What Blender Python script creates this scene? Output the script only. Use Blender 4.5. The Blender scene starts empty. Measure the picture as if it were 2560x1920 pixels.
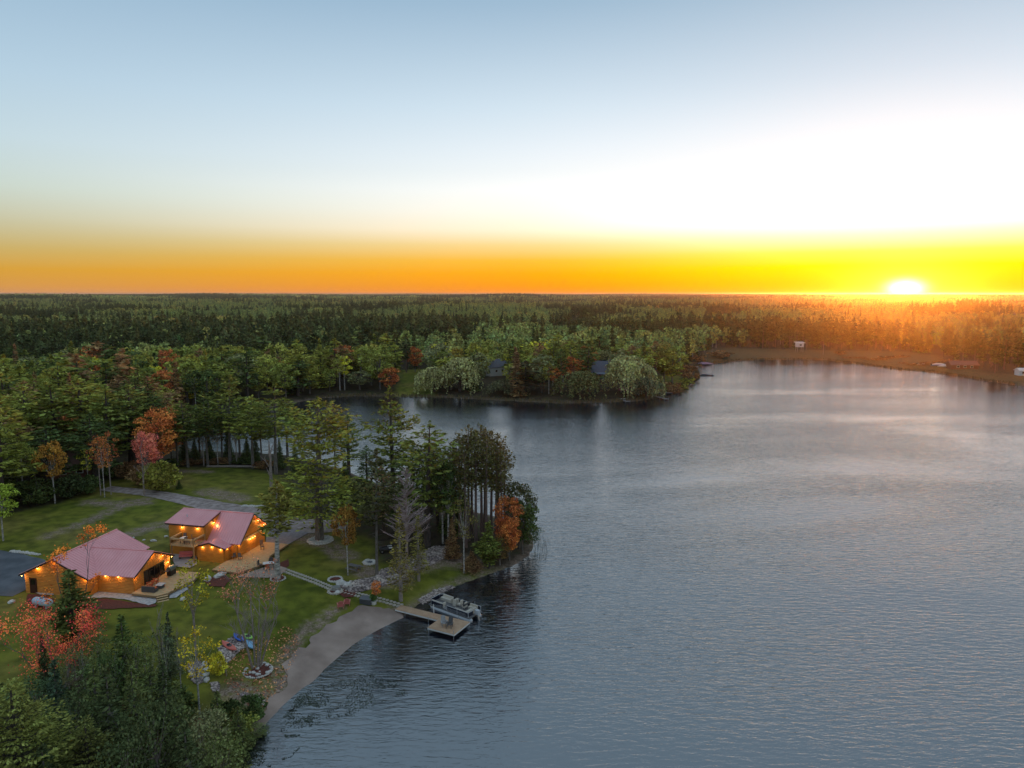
import bpy, math, random
import numpy as np
from mathutils import Vector, Matrix

R = math.radians
rng = np.random.default_rng(11)
random.seed(11)
scene = bpy.context.scene
COL = scene.collection

# ------------------------------------------------------------------ camera
CAM_H = 40.0
PITCH = R(7.26)
FPX = 1775.0          # focal length in pixels of the 2560 px wide photograph
cam_data = bpy.data.cameras.new('camera')
cam_data.sensor_width = 36.0
cam_data.lens = FPX / 2560 * 36
cam_data.clip_start = 0.5
cam_data.clip_end = 60000
cam = bpy.data.objects.new('camera', cam_data)
COL.objects.link(cam)
cam.location = (0, 0, CAM_H)
cam.rotation_euler = (R(90) - PITCH, 0, 0)
scene.camera = cam

# ------------------------------------------------------------------ light and sky
SUN_AZ = math.atan2(975, FPX)          # to the right of the view axis
SUN_DIR = Vector((math.sin(SUN_AZ), math.cos(SUN_AZ), 0))
SUN_EL = R(0.9)
scene.view_settings.view_transform = 'Standard'
scene.view_settings.look = 'None'
scene.view_settings.exposure = 1.58
scene.view_settings.gamma = 1.0
scene.view_settings.use_curve_mapping = False
scene.render.engine = 'CYCLES'
scene.cycles.max_bounces = 5
scene.cycles.diffuse_bounces = 3
scene.cycles.glossy_bounces = 2
scene.cycles.transmission_bounces = 2
scene.cycles.volume_bounces = 0
scene.cycles.transparent_max_bounces = 6
scene.cycles.caustics_reflective = False
scene.cycles.caustics_refractive = False
scene.cycles.use_denoising = True
scene.cycles.sample_clamp_indirect = 4.0

sun_data = bpy.data.lights.new('sun', 'SUN')
sun_data.energy = 0.9
sun_data.angle = R(0.6)
sun_data.color = (1.0, 0.24, 0.02)
sun = bpy.data.objects.new('sun', sun_data)
COL.objects.link(sun)
sd_ = Vector((SUN_DIR.x * math.cos(SUN_EL), SUN_DIR.y * math.cos(SUN_EL), math.sin(SUN_EL)))
sun.rotation_euler = sd_.to_track_quat('Z', 'Y').to_euler()
sun.location = (0, 0, 80)


def s2l(c):
    return tuple(((v / 255) / 12.92 if v / 255 <= 0.04045 else ((v / 255 + 0.055) / 1.055) ** 2.4) for v in c)


world = bpy.data.worlds.new('World')
scene.world = world
world.use_nodes = True
wt = world.node_tree
wt.nodes.clear()


def wn(t, **k):
    n = wt.nodes.new(t)
    for a_, b_ in k.items():
        setattr(n, a_, b_)
    return n


def wmath(op, a_, b_=None, c_=None):
    n = wn('ShaderNodeMath', operation=op)
    for i, v in enumerate((a_, b_, c_)):
        if v is None:
            continue
        if isinstance(v, (int, float)):
            n.inputs[i].default_value = v
        else:
            wt.links.new(v, n.inputs[i])
    return n.outputs[0]


tc = wn('ShaderNodeTexCoord')
sx = wn('ShaderNodeSeparateXYZ')
wt.links.new(tc.outputs['Generated'], sx.inputs[0])
el = wmath('MULTIPLY', wmath('ARCSINE', sx.outputs['Z']), 180 / math.pi)
az = wmath('ARCTAN2', sx.outputs['X'], sx.outputs['Y'])
daz = wmath('SUBTRACT', az, SUN_AZ)
cosaz = wmath('COSINE', daz)
fac = wmath('SQRT', wmath('DIVIDE', wmath('MAXIMUM', el, 0.0), 90.0))


def ramp(stops):
    n = wn('ShaderNodeValToRGB')
    n.color_ramp.interpolation = 'LINEAR'
    while len(n.color_ramp.elements) < len(stops):
        n.color_ramp.elements.new(0.5)
    for e_, (deg, c, k) in zip(n.color_ramp.elements, stops):
        e_.position = math.sqrt(deg / 90)
    for e_, (deg, c, k) in zip(n.color_ramp.elements, stops):
        l_ = s2l(c)
        e_.color = (min(1, l_[0] * k / 6), min(1, l_[1] * k / 6), min(1, l_[2] * k / 6), 1)
    wt.links.new(fac, n.inputs[0])
    return n.outputs[0]


Z_ = 0.335
D_ = 0.33     # dims the display colours to the exposure used
# sky colour against elevation: far from the sun, a third of the way round, and close to it
R_FAR = ramp([(0, (206, 150, 112), D_), (0.5, (208, 152, 82), D_), (1.6, (206, 156, 62), D_), (3, (190, 168, 106), D_),
              (4.6, (186, 184, 152), D_), (7, (190, 206, 198), D_), (10, (188, 210, 220), D_), (14, (174, 201, 220), D_),
              (21, (146, 178, 204), D_), (35, (150, 178, 200), D_), (60, (158, 182, 202), Z_), (90, (158, 182, 202), Z_)])
R_MID = ramp([(0, (246, 140, 48), D_), (0.5, (250, 150, 10), D_), (1.6, (252, 166, 0), D_), (2.6, (250, 184, 40), D_),
              (3.8, (248, 214, 140), D_), (5.0, (252, 236, 210), D_ * 1.1), (6.4, (250, 245, 236), D_ * 1.08), (8, (247, 248, 249), D_ * 1.06), (9.4, (238, 244, 249), D_), (11, (228, 238, 247), D_), (14, (206, 224, 238), D_),
              (21, (152, 182, 206), D_), (35, (150, 178, 200), D_), (60, (158, 182, 202), Z_), (90, (158, 182, 202), Z_)])
R_SUN = ramp([(0, (255, 170, 0), D_), (0.8, (255, 196, 0), D_), (2.0, (255, 226, 0), D_), (3.0, (255, 240, 90), D_),
              (4.2, (255, 251, 208), D_ * 1.1), (5.6, (255, 254, 247), D_ * 1.7), (6.9, (251, 252, 253), D_ * 1.5), (8.4, (243, 247, 251), D_), (9.6, (243, 248, 253), D_), (12, (226, 237, 248), D_),
              (15, (200, 218, 234), D_), (21, (158, 186, 208), D_), (35, (152, 180, 202), D_), (60, (158, 182, 202), Z_), (90, (158, 182, 202), Z_)])


def wmix(f_, a_, b_, blend='MIX'):
    n = wn('ShaderNodeMix', data_type='RGBA', blend_type=blend)
    n.clamp_factor = True
    for i, v in ((0, f_), (6, a_), (7, b_)):
        if isinstance(v, (int, float)):
            n.inputs[i].default_value = v
        elif isinstance(v, tuple):
            n.inputs[i].default_value = v
        else:
            wt.links.new(v, n.inputs[i])
    return n.outputs[2]


def wsmooth(v, a_, b_):
    n = wn('ShaderNodeMapRange', interpolation_type='SMOOTHSTEP')
    wt.links.new(v, n.inputs[0])
    n.inputs[1].default_value = a_
    n.inputs[2].default_value = b_
    return n.outputs[0]


adeg = wmath('MULTIPLY', wmath('ABSOLUTE', wmath('ARCCOSINE', wmath('MINIMUM', wmath('MAXIMUM', cosaz, -1.0), 1.0))), 180 / math.pi)
m1 = wsmooth(adeg, 74.0, 18.0)     # far -> mid
m2 = wsmooth(adeg, 30.0, 0.0)      # mid -> near
skyc = wmix(m2, wmix(m1, R_FAR, R_MID), R_SUN)
vs = wn('ShaderNodeVectorMath', operation='SCALE')
wt.links.new(skyc, vs.inputs[0])
vs.inputs[3].default_value = 6.0
# the sun and its aureole, flattened along the horizon
SUN_SEEN = 0.35
ddx = wmath('MULTIPLY', daz, 180 / math.pi)
ddy = wmath('SUBTRACT', el, SUN_SEEN)
q1 = wmath('ADD', wmath('POWER', wmath('DIVIDE', wmath('ABSOLUTE', ddx), 0.95), 2.0), wmath('POWER', wmath('DIVIDE', wmath('ABSOLUTE', ddy), 0.5), 2.0))
g1 = wmath('EXPONENT', wmath('MULTIPLY', q1, -1.0))
q2 = wmath('ADD', wmath('POWER', wmath('DIVIDE', wmath('ABSOLUTE', ddx), 3.6), 2.0), wmath('POWER', wmath('DIVIDE', wmath('ABSOLUTE', ddy), 2.1), 2.0))
g2 = wmath('EXPONENT', wmath('MULTIPLY', q2, -1.0))
glow = wn('ShaderNodeVectorMath', operation='SCALE')
glow.inputs[0].default_value = (1.0, 0.86, 0.5)
wt.links.new(wmath('MULTIPLY', g1, 1.6), glow.inputs[3])
glow2 = wn('ShaderNodeVectorMath', operation='SCALE')
glow2.inputs[0].default_value = (1.0, 0.6, 0.12)
wt.links.new(wmath('MULTIPLY', g2, 0.22), glow2.inputs[3])
va = wn('ShaderNodeVectorMath', operation='ADD')
wt.links.new(vs.outputs[0], va.inputs[0]); wt.links.new(glow.outputs[0], va.inputs[1])
vb = wn('ShaderNodeVectorMath', operation='ADD')
wt.links.new(va.outputs[0], vb.inputs[0]); wt.links.new(glow2.outputs[0], vb.inputs[1])
bg1 = wn('ShaderNodeBackground')
wt.links.new(vb.outputs[0], bg1.inputs[0])
bg1.inputs[1].default_value = 1.0
nish = wn('ShaderNodeTexSky', sky_type='NISHITA')
nish.sun_disc = False
nish.sun_elevation = SUN_EL
nish.sun_rotation = SUN_AZ
bg2 = wn('ShaderNodeBackground')
wt.links.new(nish.outputs[0], bg2.inputs[0])
bg2.inputs[1].default_value = 0.015
add = wn('ShaderNodeAddShader')
wt.links.new(bg1.outputs[0], add.inputs[0]); wt.links.new(bg2.outputs[0], add.inputs[1])
wo = wn('ShaderNodeOutputWorld')
wt.links.new(add.outputs[0], wo.inputs[0])

# ------------------------------------------------------------------ where a photographed point lies in the place
cp, sp_ = math.cos(PITCH), math.sin(PITCH)


def at(u, v, z=0.0):
    a_, b_ = (u - 1280) / FPX, (960 - v) / FPX
    d = (a_, b_ * sp_ + cp, b_ * cp - sp_)
    t = (z - CAM_H) / d[2]
    return Vector((d[0] * t, d[1] * t, z))


def height_at(y, v):
    """height of a point seen at row v when it stands y metres ahead"""
    k = (960 - v) / FPX
    return CAM_H + y * (k * cp - sp_) / (cp + k * sp_)


# ------------------------------------------------------------------ the lake outline, ground heights
near_shore = [(498, 1920), (545, 1880), (590, 1852), (620, 1832), (653, 1807), (689, 1768), (743, 1720), (775, 1700), (800, 1672), (817, 1657),
              (874, 1609), (912, 1586), (949, 1566), (1016, 1534), (1047, 1507), (1111, 1475), (1160, 1456), (1215, 1437), (1285, 1412), (1319, 1389), (1334, 1365),
              (1330, 1340), (1312, 1322), (1280, 1305), (1230, 1290), (1150, 1272), (1060, 1250), (960, 1218), (860, 1176), (760, 1146), (700, 1136), (560, 1130), (480, 1124), (440, 1108)]
far_shore = [(455, 1085), (560, 1050), (700, 1012), (800, 996), (880, 990), (1010, 991), (1120, 994), (1200, 998), (1300, 1003), (1400, 1008), (1470, 1007), (1530, 1005),
             (1590, 1003), (1640, 996), (1668, 982), (1690, 973), (1722, 958), (1745, 945), (1742, 930), (1733, 922), (1748, 914), (1780, 909),
             (1810, 905), (1850, 901), (1900, 900), (2000, 899), (2070, 900), (2100, 905), (2180, 914), (2250, 924), (2330, 930), (2400, 940), (2470, 953), (2540, 963), (2600, 965)]
LAKE = [tuple(at(u, v)[:2]) for u, v in near_shore] + [tuple(at(u, v)[:2]) for u, v in far_shore]
LAKE += [(290, 300), (420, 230), (560, 120), (600, -120), (420, -320), (180, -420), (-20, -300), (-70, -120), (-62, -20), (-40, 25)]
LAKE = np.array(LAKE)


def seg_dist(P, poly, closed=True):
    A = poly
    B = np.roll(poly, -1, axis=0)
    if not closed:
        A, B = A[:-1], B[:-1]
    d = np.full(len(P), 1e9)
    for a_, b_ in zip(A, B):
        ab = b_ - a_
        t = np.clip(((P - a_) @ ab) / max(1e-9, ab @ ab), 0, 1)
        q = a_ + t[:, None] * ab
        d = np.minimum(d, np.hypot(P[:, 0] - q[:, 0], P[:, 1] - q[:, 1]))
    return d


def inside(P, poly):
    A = poly
    B = np.roll(poly, -1, axis=0)
    c = np.zeros(len(P), bool)
    x, y = P[:, 0], P[:, 1]
    for (x0, y0), (x1, y1) in zip(A, B):
        m = (y0 > y) != (y1 > y)
        if not m.any():
            continue
        xi = x0 + (y - y0) * (x1 - x0) / ((y1 - y0) if y1 != y0 else 1e-9)
        c ^= m & (x < xi)
    return c


def shore_sd(P):
    """distance to the water's edge, positive on land"""
    d = seg_dist(P, LAKE)
    return np.where(inside(P, LAKE), -d, d)


def sst(x, a_, b_):
    t = np.clip((x - a_) / (b_ - a_), 0, 1)
    return t * t * (3 - 2 * t)


def vnoise(x, y, seed=0):
    xi, yi = np.floor(x).astype(np.int64), np.floor(y).astype(np.int64)
    fx, fy = x - xi, y - yi
    fx, fy = fx * fx * (3 - 2 * fx), fy * fy * (3 - 2 * fy)

    def h(i, j):
        n = (i * 374761393 + j * 668265263 + seed * 1442695041) & 0xffffffff
        n = ((n ^ (n >> 13)) * 1274126177) & 0xffffffff
        return ((n ^ (n >> 16)) & 0xffff) / 65535.0
    return (h(xi, yi) * (1 - fx) + h(xi + 1, yi) * fx) * (1 - fy) + (h(xi, yi + 1) * (1 - fx) + h(xi + 1, yi + 1) * fx) * fy


def fnoise(x, y, seed=0, octs=3):
    s, a_, t = 0, 1, 0
    for k in range(octs):
        s = s + a_ * vnoise(x * 2 ** k, y * 2 ** k, seed + k)
        t += a_
        a_ *= 0.5
    return s / t


def ground(P):
    P = np.atleast_2d(np.asarray(P, float))
    s = shore_sd(P)
    r = np.hypot(P[:, 0], P[:, 1])
    land = 2.1 * (1 - np.exp(-np.maximum(s, 0) / 9.0)) + 0.02
    land += sst(s, 4, 20) * 0.35 * (fnoise(P[:, 0] / 14, P[:, 1] / 14, 3, 2) - 0.5) * sst(r, 60, 160)
    land += sst(r, 480, 1400) * 22 * (fnoise(P[:, 0] / 600, P[:, 1] / 300, 5, 2) - .15)
    land += sst(r, 1300, 4500) * 22 * (fnoise(P[:, 0] / 1500, P[:, 1] / 900, 8, 3) - 0.5)
    land += sst(r, 6000, 14000) * 34 * (fnoise(P[:, 0] / 4200, P[:, 1] / 2600, 12, 3) - 0.42)
    return np.where(s > 0, land, np.maximum(s * 0.12, -3.0))


def gz(x, y):
    return float(ground([[x, y]])[0])


def atg(u, v, dz=0.0):
    z = 2.0
    for _ in range(6):
        p = at(u, v, z + dz)
        z = gz(p.x, p.y)
    return Vector((p.x, p.y, z + dz))


def pxpoly(pts, z=1.8):
    return np.array([tuple(at(u, v, z)[:2]) for u, v in pts])


# ------------------------------------------------------------------ materials
def mat(name, color, rough=0.7, noise=None, bump=0.0, bscale=20.0, metal=0.0, emit=None, estr=0.0, spec=0.5, stretch=(1, 1, 1)):
    m = bpy.data.materials.new(name)
    m.use_nodes = True
    nt = m.node_tree
    b = nt.nodes['Principled BSDF']
    b.inputs['Base Color'].default_value = (*color, 1)
    b.inputs['Roughness'].default_value = rough
    b.inputs['Metallic'].default_value = metal
    b.inputs['Specular IOR Level'].default_value = spec
    if emit:
        b.inputs['Emission Color'].default_value = (*emit, 1)
        b.inputs['Emission Strength'].default_value = estr
    if noise or bump:
        t = nt.nodes.new('ShaderNodeTexCoord')
        mp = nt.nodes.new('ShaderNodeMapping')
        mp.inputs['Scale'].default_value = stretch
        nt.links.new(t.outputs['Object'], mp.inputs[0])
        n = nt.nodes.new('ShaderNodeTexNoise')
        n.inputs['Scale'].default_value = noise[1] if noise else bscale
        n.inputs['Detail'].default_value = 5
        nt.links.new(mp.outputs[0], n.inputs['Vector'])
        if noise:
            col2, sc = noise[0], noise[1]
            r = nt.nodes.new('ShaderNodeValToRGB')
            r.color_ramp.elements[0].position = 0.35
            r.color_ramp.elements[1].position = 0.65
            r.color_ramp.elements[0].color = (*color, 1)
            r.color_ramp.elements[1].color = (*col2, 1)
            nt.links.new(n.outputs[0], r.inputs[0])
            nt.links.new(r.outputs[0], b.inputs['Base Color'])
        if bump:
            bm_ = nt.nodes.new('ShaderNodeBump')
            bm_.inputs['Strength'].default_value = bump
            bm_.inputs['Distance'].default_value = 0.05
            nt.links.new(n.outputs[0], bm_.inputs['Height'])
            nt.links.new(bm_.outputs[0], b.inputs['Normal'])
    return m


def foliage_mat(name, palette=None, use_obj=True, transl=0.25):
    """leaf colour: the object's own colour, varied leaf by leaf and clump by clump"""
    m = bpy.data.materials.new(name)
    m.use_nodes = True
    nt = m.node_tree
    nt.nodes.clear()
    L = nt.links.new
    out = nt.nodes.new('ShaderNodeOutputMaterial')
    df = nt.nodes.new('ShaderNodeBsdfDiffuse')
    tr = nt.nodes.new('ShaderNodeBsdfTranslucent')
    mx = nt.nodes.new('ShaderNodeMixShader')
    mx.inputs[0].default_value = transl
    oi = nt.nodes.new('ShaderNodeObjectInfo')
    ge = nt.nodes.new('ShaderNodeNewGeometry')
    tcn = nt.nodes.new('ShaderNodeTexCoord')
    nz = nt.nodes.new('ShaderNodeTexNoise')
    nz.inputs['Scale'].default_value = 0.45
    nz.inputs['Detail'].default_value = 2
    L(tcn.outputs['Object'], nz.inputs['Vector'])
    if use_obj:
        base = oi.outputs['Color']
    else:
        r = nt.nodes.new('ShaderNodeValToRGB')
        r.color_ramp.interpolation = 'LINEAR'
        while len(r.color_ramp.elements) < len(palette):
            r.color_ramp.elements.new(0.5)
        for i, c in enumerate(palette):
            r.color_ramp.elements[i].position = i / (len(palette) - 1)
        for i, c in enumerate(palette):
            r.color_ramp.elements[i].color = (*c, 1)
        ns = nt.nodes.new('ShaderNodeTexNoise')
        ns.inputs['Scale'].default_value = 0.011
        ns.inputs['Detail'].default_value = 2
        L(oi.outputs['Location'], ns.inputs['Vector'])
        st = nt.nodes.new('ShaderNodeMapRange')
        L(ns.outputs[0], st.inputs[0])
        st.inputs[1].default_value = .3; st.inputs[2].default_value = .7
        ma = nt.nodes.new('ShaderNodeMath'); ma.operation = 'MULTIPLY_ADD'
        L(oi.outputs['Random'], ma.inputs[0]); ma.inputs[1].default_value = .5
        mb2 = nt.nodes.new('ShaderNodeMath'); mb2.operation = 'MULTIPLY'
        L(st.outputs[0], mb2.inputs[0]); mb2.inputs[1].default_value = .5
        L(mb2.outputs[0], ma.inputs[2])
        L(ma.outputs[0], r.inputs[0])
        base = r.outputs[0]
    mr = nt.nodes.new('ShaderNodeMapRange')
    L(ge.outputs['Random Per Island'], mr.inputs[0])
    mr.inputs[3].default_value = 0.8
    mr.inputs[4].default_value = 3.9
    mr2 = nt.nodes.new('ShaderNodeMapRange')
    L(nz.outputs[0], mr2.inputs[0])
    mr2.inputs[1].default_value = 0.3
    mr2.inputs[2].default_value = 0.7
    mr2.inputs[3].default_value = 0.6
    mr2.inputs[4].default_value = 1.45
    mm = nt.nodes.new('ShaderNodeMath')
    mm.operation = 'MULTIPLY'
    L(mr.outputs[0], mm.inputs[0]); L(mr2.outputs[0], mm.inputs[1])
    v = nt.nodes.new('ShaderNodeVectorMath')
    v.operation = 'SCALE'
    L(base, v.inputs[0]); L(mm.outputs[0], v.inputs[3])
    hs = nt.nodes.new('ShaderNodeHueSaturation')
    L(v.outputs[0], hs.inputs['Color'])
    mh = nt.nodes.new('ShaderNodeMapRange')
    L(nz.outputs[0], mh.inputs[0])
    mh.inputs[1].default_value = 0.3
    mh.inputs[2].default_value = 0.7
    mh.inputs[3].default_value = 0.478
    mh.inputs[4].default_value = 0.515
    L(mh.outputs[0], hs.inputs['Hue'])
    L(hs.outputs[0], df.inputs[0]); L(hs.outputs[0], tr.inputs[0])
    L(df.outputs[0], mx.inputs[1]); L(tr.outputs[0], mx.inputs[2])
    L(mx.outputs[0], out.inputs[0])
    return m


M = {}
M['leaf'] = foliage_mat('leaf')
M['forest_conifer'] = foliage_mat('forest_conifer', [tuple(v * 1.25 for v in c) for c in [(0.020, 0.030, 0.014), (0.030, 0.040, 0.016), (0.040, 0.048, 0.020), (0.055, 0.060, 0.022), (0.045, 0.058, 0.030)]], False)
M['forest_broad'] = foliage_mat('forest_broad', [tuple(v * 2.0 for v in c) for c in [(0.060, 0.080, 0.022), (0.085, 0.100, 0.028), (0.055, 0.070, 0.030), (0.100, 0.105, 0.030), (0.070, 0.090, 0.035), (0.13, 0.115, 0.035), (0.080, 0.090, 0.030), (0.19, 0.10, 0.03)]], False)
M['bark_grey'] = mat('bark_grey', (0.10, 0.085, 0.075), 0.9, ((0.20, 0.17, 0.15), 3), 0.6, 3, stretch=(2, 2, 0.5))
M['bark_dark'] = mat('bark_dark', (0.045, 0.036, 0.032), 0.9, ((0.10, 0.075, 0.065), 3), 0.6, 3, stretch=(2, 2, 0.5))
M['bark_red'] = mat('bark_red', (0.13, 0.085, 0.075), 0.9, ((0.22, 0.15, 0.13), 3), 0.5, 3, stretch=(2, 2, 0.5))
M['bark_birch'] = mat('bark_birch', (0.16, 0.14, 0.13), 0.8, ((0.62, 0.57, 0.53), 2.2), 0.2, 3, stretch=(1, 1, 2))
M['bark_pale'] = mat('bark_pale', (0.22, 0.17, 0.15), 0.85, ((0.36, 0.29, 0.26), 4))
M['dead_twig'] = mat('dead_twig', (0.34, 0.25, 0.24), 0.9, ((0.48, 0.36, 0.35), 2))


# ------------------------------------------------------------------ mesh helpers
class MB:
    def __init__(s):
        s.v, s.f = [], []

    def add(s, vs, fs):
        o = len(s.v)
        s.v.extend([tuple(p) for p in vs])
        s.f.extend([tuple(i + o for i in f_) for f_ in fs])
        return s

    def box(s, c, d, rz=0.0, mtx=None):
        x, y, z = d[0] / 2, d[1] / 2, d[2] / 2
        vs = [Vector((i * x, j * y, k * z)) for k in (-1, 1) for j in (-1, 1) for i in (-1, 1)]
        r = Matrix.Rotation(rz, 3, 'Z') if mtx is None else mtx
        vs = [r @ p + Vector(c) for p in vs]
        return s.add(vs, [(0, 2, 3, 1), (4, 5, 7, 6), (0, 1, 5, 4), (2, 6, 7, 3), (0, 4, 6, 2), (1, 3, 7, 5)])

    def tube(s, pts, rad, n=6, cap=True):
        pts = [Vector(p) for p in pts]
        if isinstance(rad, (int, float)):
            rad = [rad] * len(pts)
        rings = []
        up = Vector((0.13, 0.31, 0.94))
        for i, p in enumerate(pts):
            d = (pts[min(i + 1, len(pts) - 1)] - pts[max(i - 1, 0)])
            d = d.normalized() if d.length > 1e-9 else Vector((0, 0, 1))
            u_ = up if abs(d.dot(up)) < 0.95 else Vector((1, 0, 0))
            a_ = d.cross(u_).normalized()
            b_ = d.cross(a_)
            rings.append([p + (a_ * math.cos(2 * math.pi * k / n) + b_ * math.sin(2 * math.pi * k / n)) * rad[i] for k in range(n)])
        vs = [q for r_ in rings for q in r_]
        fs = []
        for i in range(len(pts) - 1):
            for k in range(n):
                fs.append((i * n + k, i * n + (k + 1) % n, (i + 1) * n + (k + 1) % n, (i + 1) * n + k))
        if cap:
            fs.append(tuple(range(n))[::-1])
            fs.append(tuple((len(pts) - 1) * n + k for k in range(n)))
        return s.add(vs, fs)

    def prism(s, poly, z0, z1):
        """poly: (x,y) or (x,y,ztop)"""
        n = len(poly)
        vs = [(p[0], p[1], z0) for p in poly] + [(p[0], p[1], z1) for p in poly]
        fs = [tuple(range(n))[::-1], tuple(range(n, 2 * n))]
        fs += [(i, (i + 1) % n, n + (i + 1) % n, n + i) for i in range(n)]
        return s.add(vs, fs)

    def slab(s, pts, t):
        """a plate of thickness t below the given 3-D outline"""
        pts = [Vector(p) for p in pts]
        nrm = (pts[1] - pts[0]).cross(pts[2] - pts[0]).normalized()
        if nrm.z < 0:
            pts = pts[::-1]
            nrm = -nrm
        n = len(pts)
        vs = [p for p in pts] + [p - nrm * t for p in pts]
        fs = [tuple(range(n)), tuple(range(n, 2 * n))[::-1]]
        fs += [(i, n + i, n + (i + 1) % n, (i + 1) % n) for i in range(n)]
        return s.add(vs, fs)

    def blob(s, c, r, seed=0, n=6, m=4, squash=0.7):
        rd = random.Random(seed)
        vs, fs = [], []
        for j in range(1, m):
            ph = math.pi * j / m
            for k in range(n):
                q = 2 * math.pi * k / n
                rr = rd.uniform(0.8, 1.15)
                vs.append((c[0] + r[0] * rr * math.sin(ph) * math.cos(q), c[1] + r[1] * rr * math.sin(ph) * math.sin(q), c[2] + r[2] * rr * math.cos(ph)))
        vs.append((c[0], c[1], c[2] + r[2]))
        vs.append((c[0], c[1], c[2] - r[2]))
        for j in range(m - 2):
            for k in range(n):
                fs.append((j * n + k, (j + 1) * n + k, (j + 1) * n + (k + 1) % n, j * n + (k + 1) % n))
        t_, b_ = len(vs) - 2, len(vs) - 1
        for k in range(n):
            fs.append((t_, k, (k + 1) % n))
            fs.append((b_, (m - 2) * n + (k + 1) % n, (m - 2) * n + k))
        return s.add(vs, fs)

    def mesh(s, name, m_=None):
        me = bpy.data.meshes.new(name)
        me.from_pydata(s.v, [], s.f)
        if m_:
            me.materials.append(m_)
        me.update()
        return me

    def build(s, name, m_, parent=None, loc=None, rz=0.0, kind=None):
        o = bpy.data.objects.new(name, s.mesh(name, m_))
        COL.objects.link(o)
        if parent:
            o.parent = parent
        if loc is not None:
            o.location = loc
        o.rotation_euler.z = rz
        if kind:
            o['kind'] = kind
        return o


def thing(name, label, cat, loc=(0, 0, 0), rz=0.0, group=None):
    o = bpy.data.objects.new(name, None)
    o.empty_display_size = 0.3
    COL.objects.link(o)
    o.location = loc
    o.rotation_euler.z = rz
    o['label'] = label
    o['category'] = cat
    if group:
        o['group'] = group
    return o


def tag(o, label, cat, group=None):
    o['label'] = label
    o['category'] = cat
    if group:
        o['group'] = group
    return o


def link_mesh(name, me, parent=None, color=None, kind=None):
    o = bpy.data.objects.new(name, me)
    COL.objects.link(o)
    if parent:
        o.parent = parent
    if color:
        o.color = (*color, 1)
    if kind:
        o['kind'] = kind
    return o


def copy_tree(root, loc, rz, label=None, scale=None):
    c = root.copy()
    COL.objects.link(c)
    c.location = loc
    c.rotation_euler.z = rz
    if scale:
        c.scale = scale
    if label:
        c['label'] = label
    for ch in list(root.children):
        d = ch.copy()
        COL.objects.link(d)
        d.parent = c
        for g_ in list(ch.children):
            e_ = g_.copy()
            COL.objects.link(e_)
            e_.parent = d
    return c


def np_mesh(name, V, F, material, smooth=False):
    """V (n,3), F (m,k) arrays"""
    me = bpy.data.meshes.new(name)
    V = np.ascontiguousarray(V, np.float32)
    F = np.ascontiguousarray(F, np.int32)
    me.vertices.add(len(V))
    me.vertices.foreach_set('co', V.ravel())
    k = F.shape[1]
    me.loops.add(F.size)
    me.loops.foreach_set('vertex_index', F.ravel())
    me.polygons.add(len(F))
    me.polygons.foreach_set('loop_start', np.arange(0, F.size, k, dtype=np.int32))
    me.polygons.foreach_set('loop_total', np.full(len(F), k, np.int32))
    if smooth:
        me.polygons.foreach_set('use_smooth', np.ones(len(F), bool))
    me.update(calc_edges=True)
    if material:
        me.materials.append(material)
    return me


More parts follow.
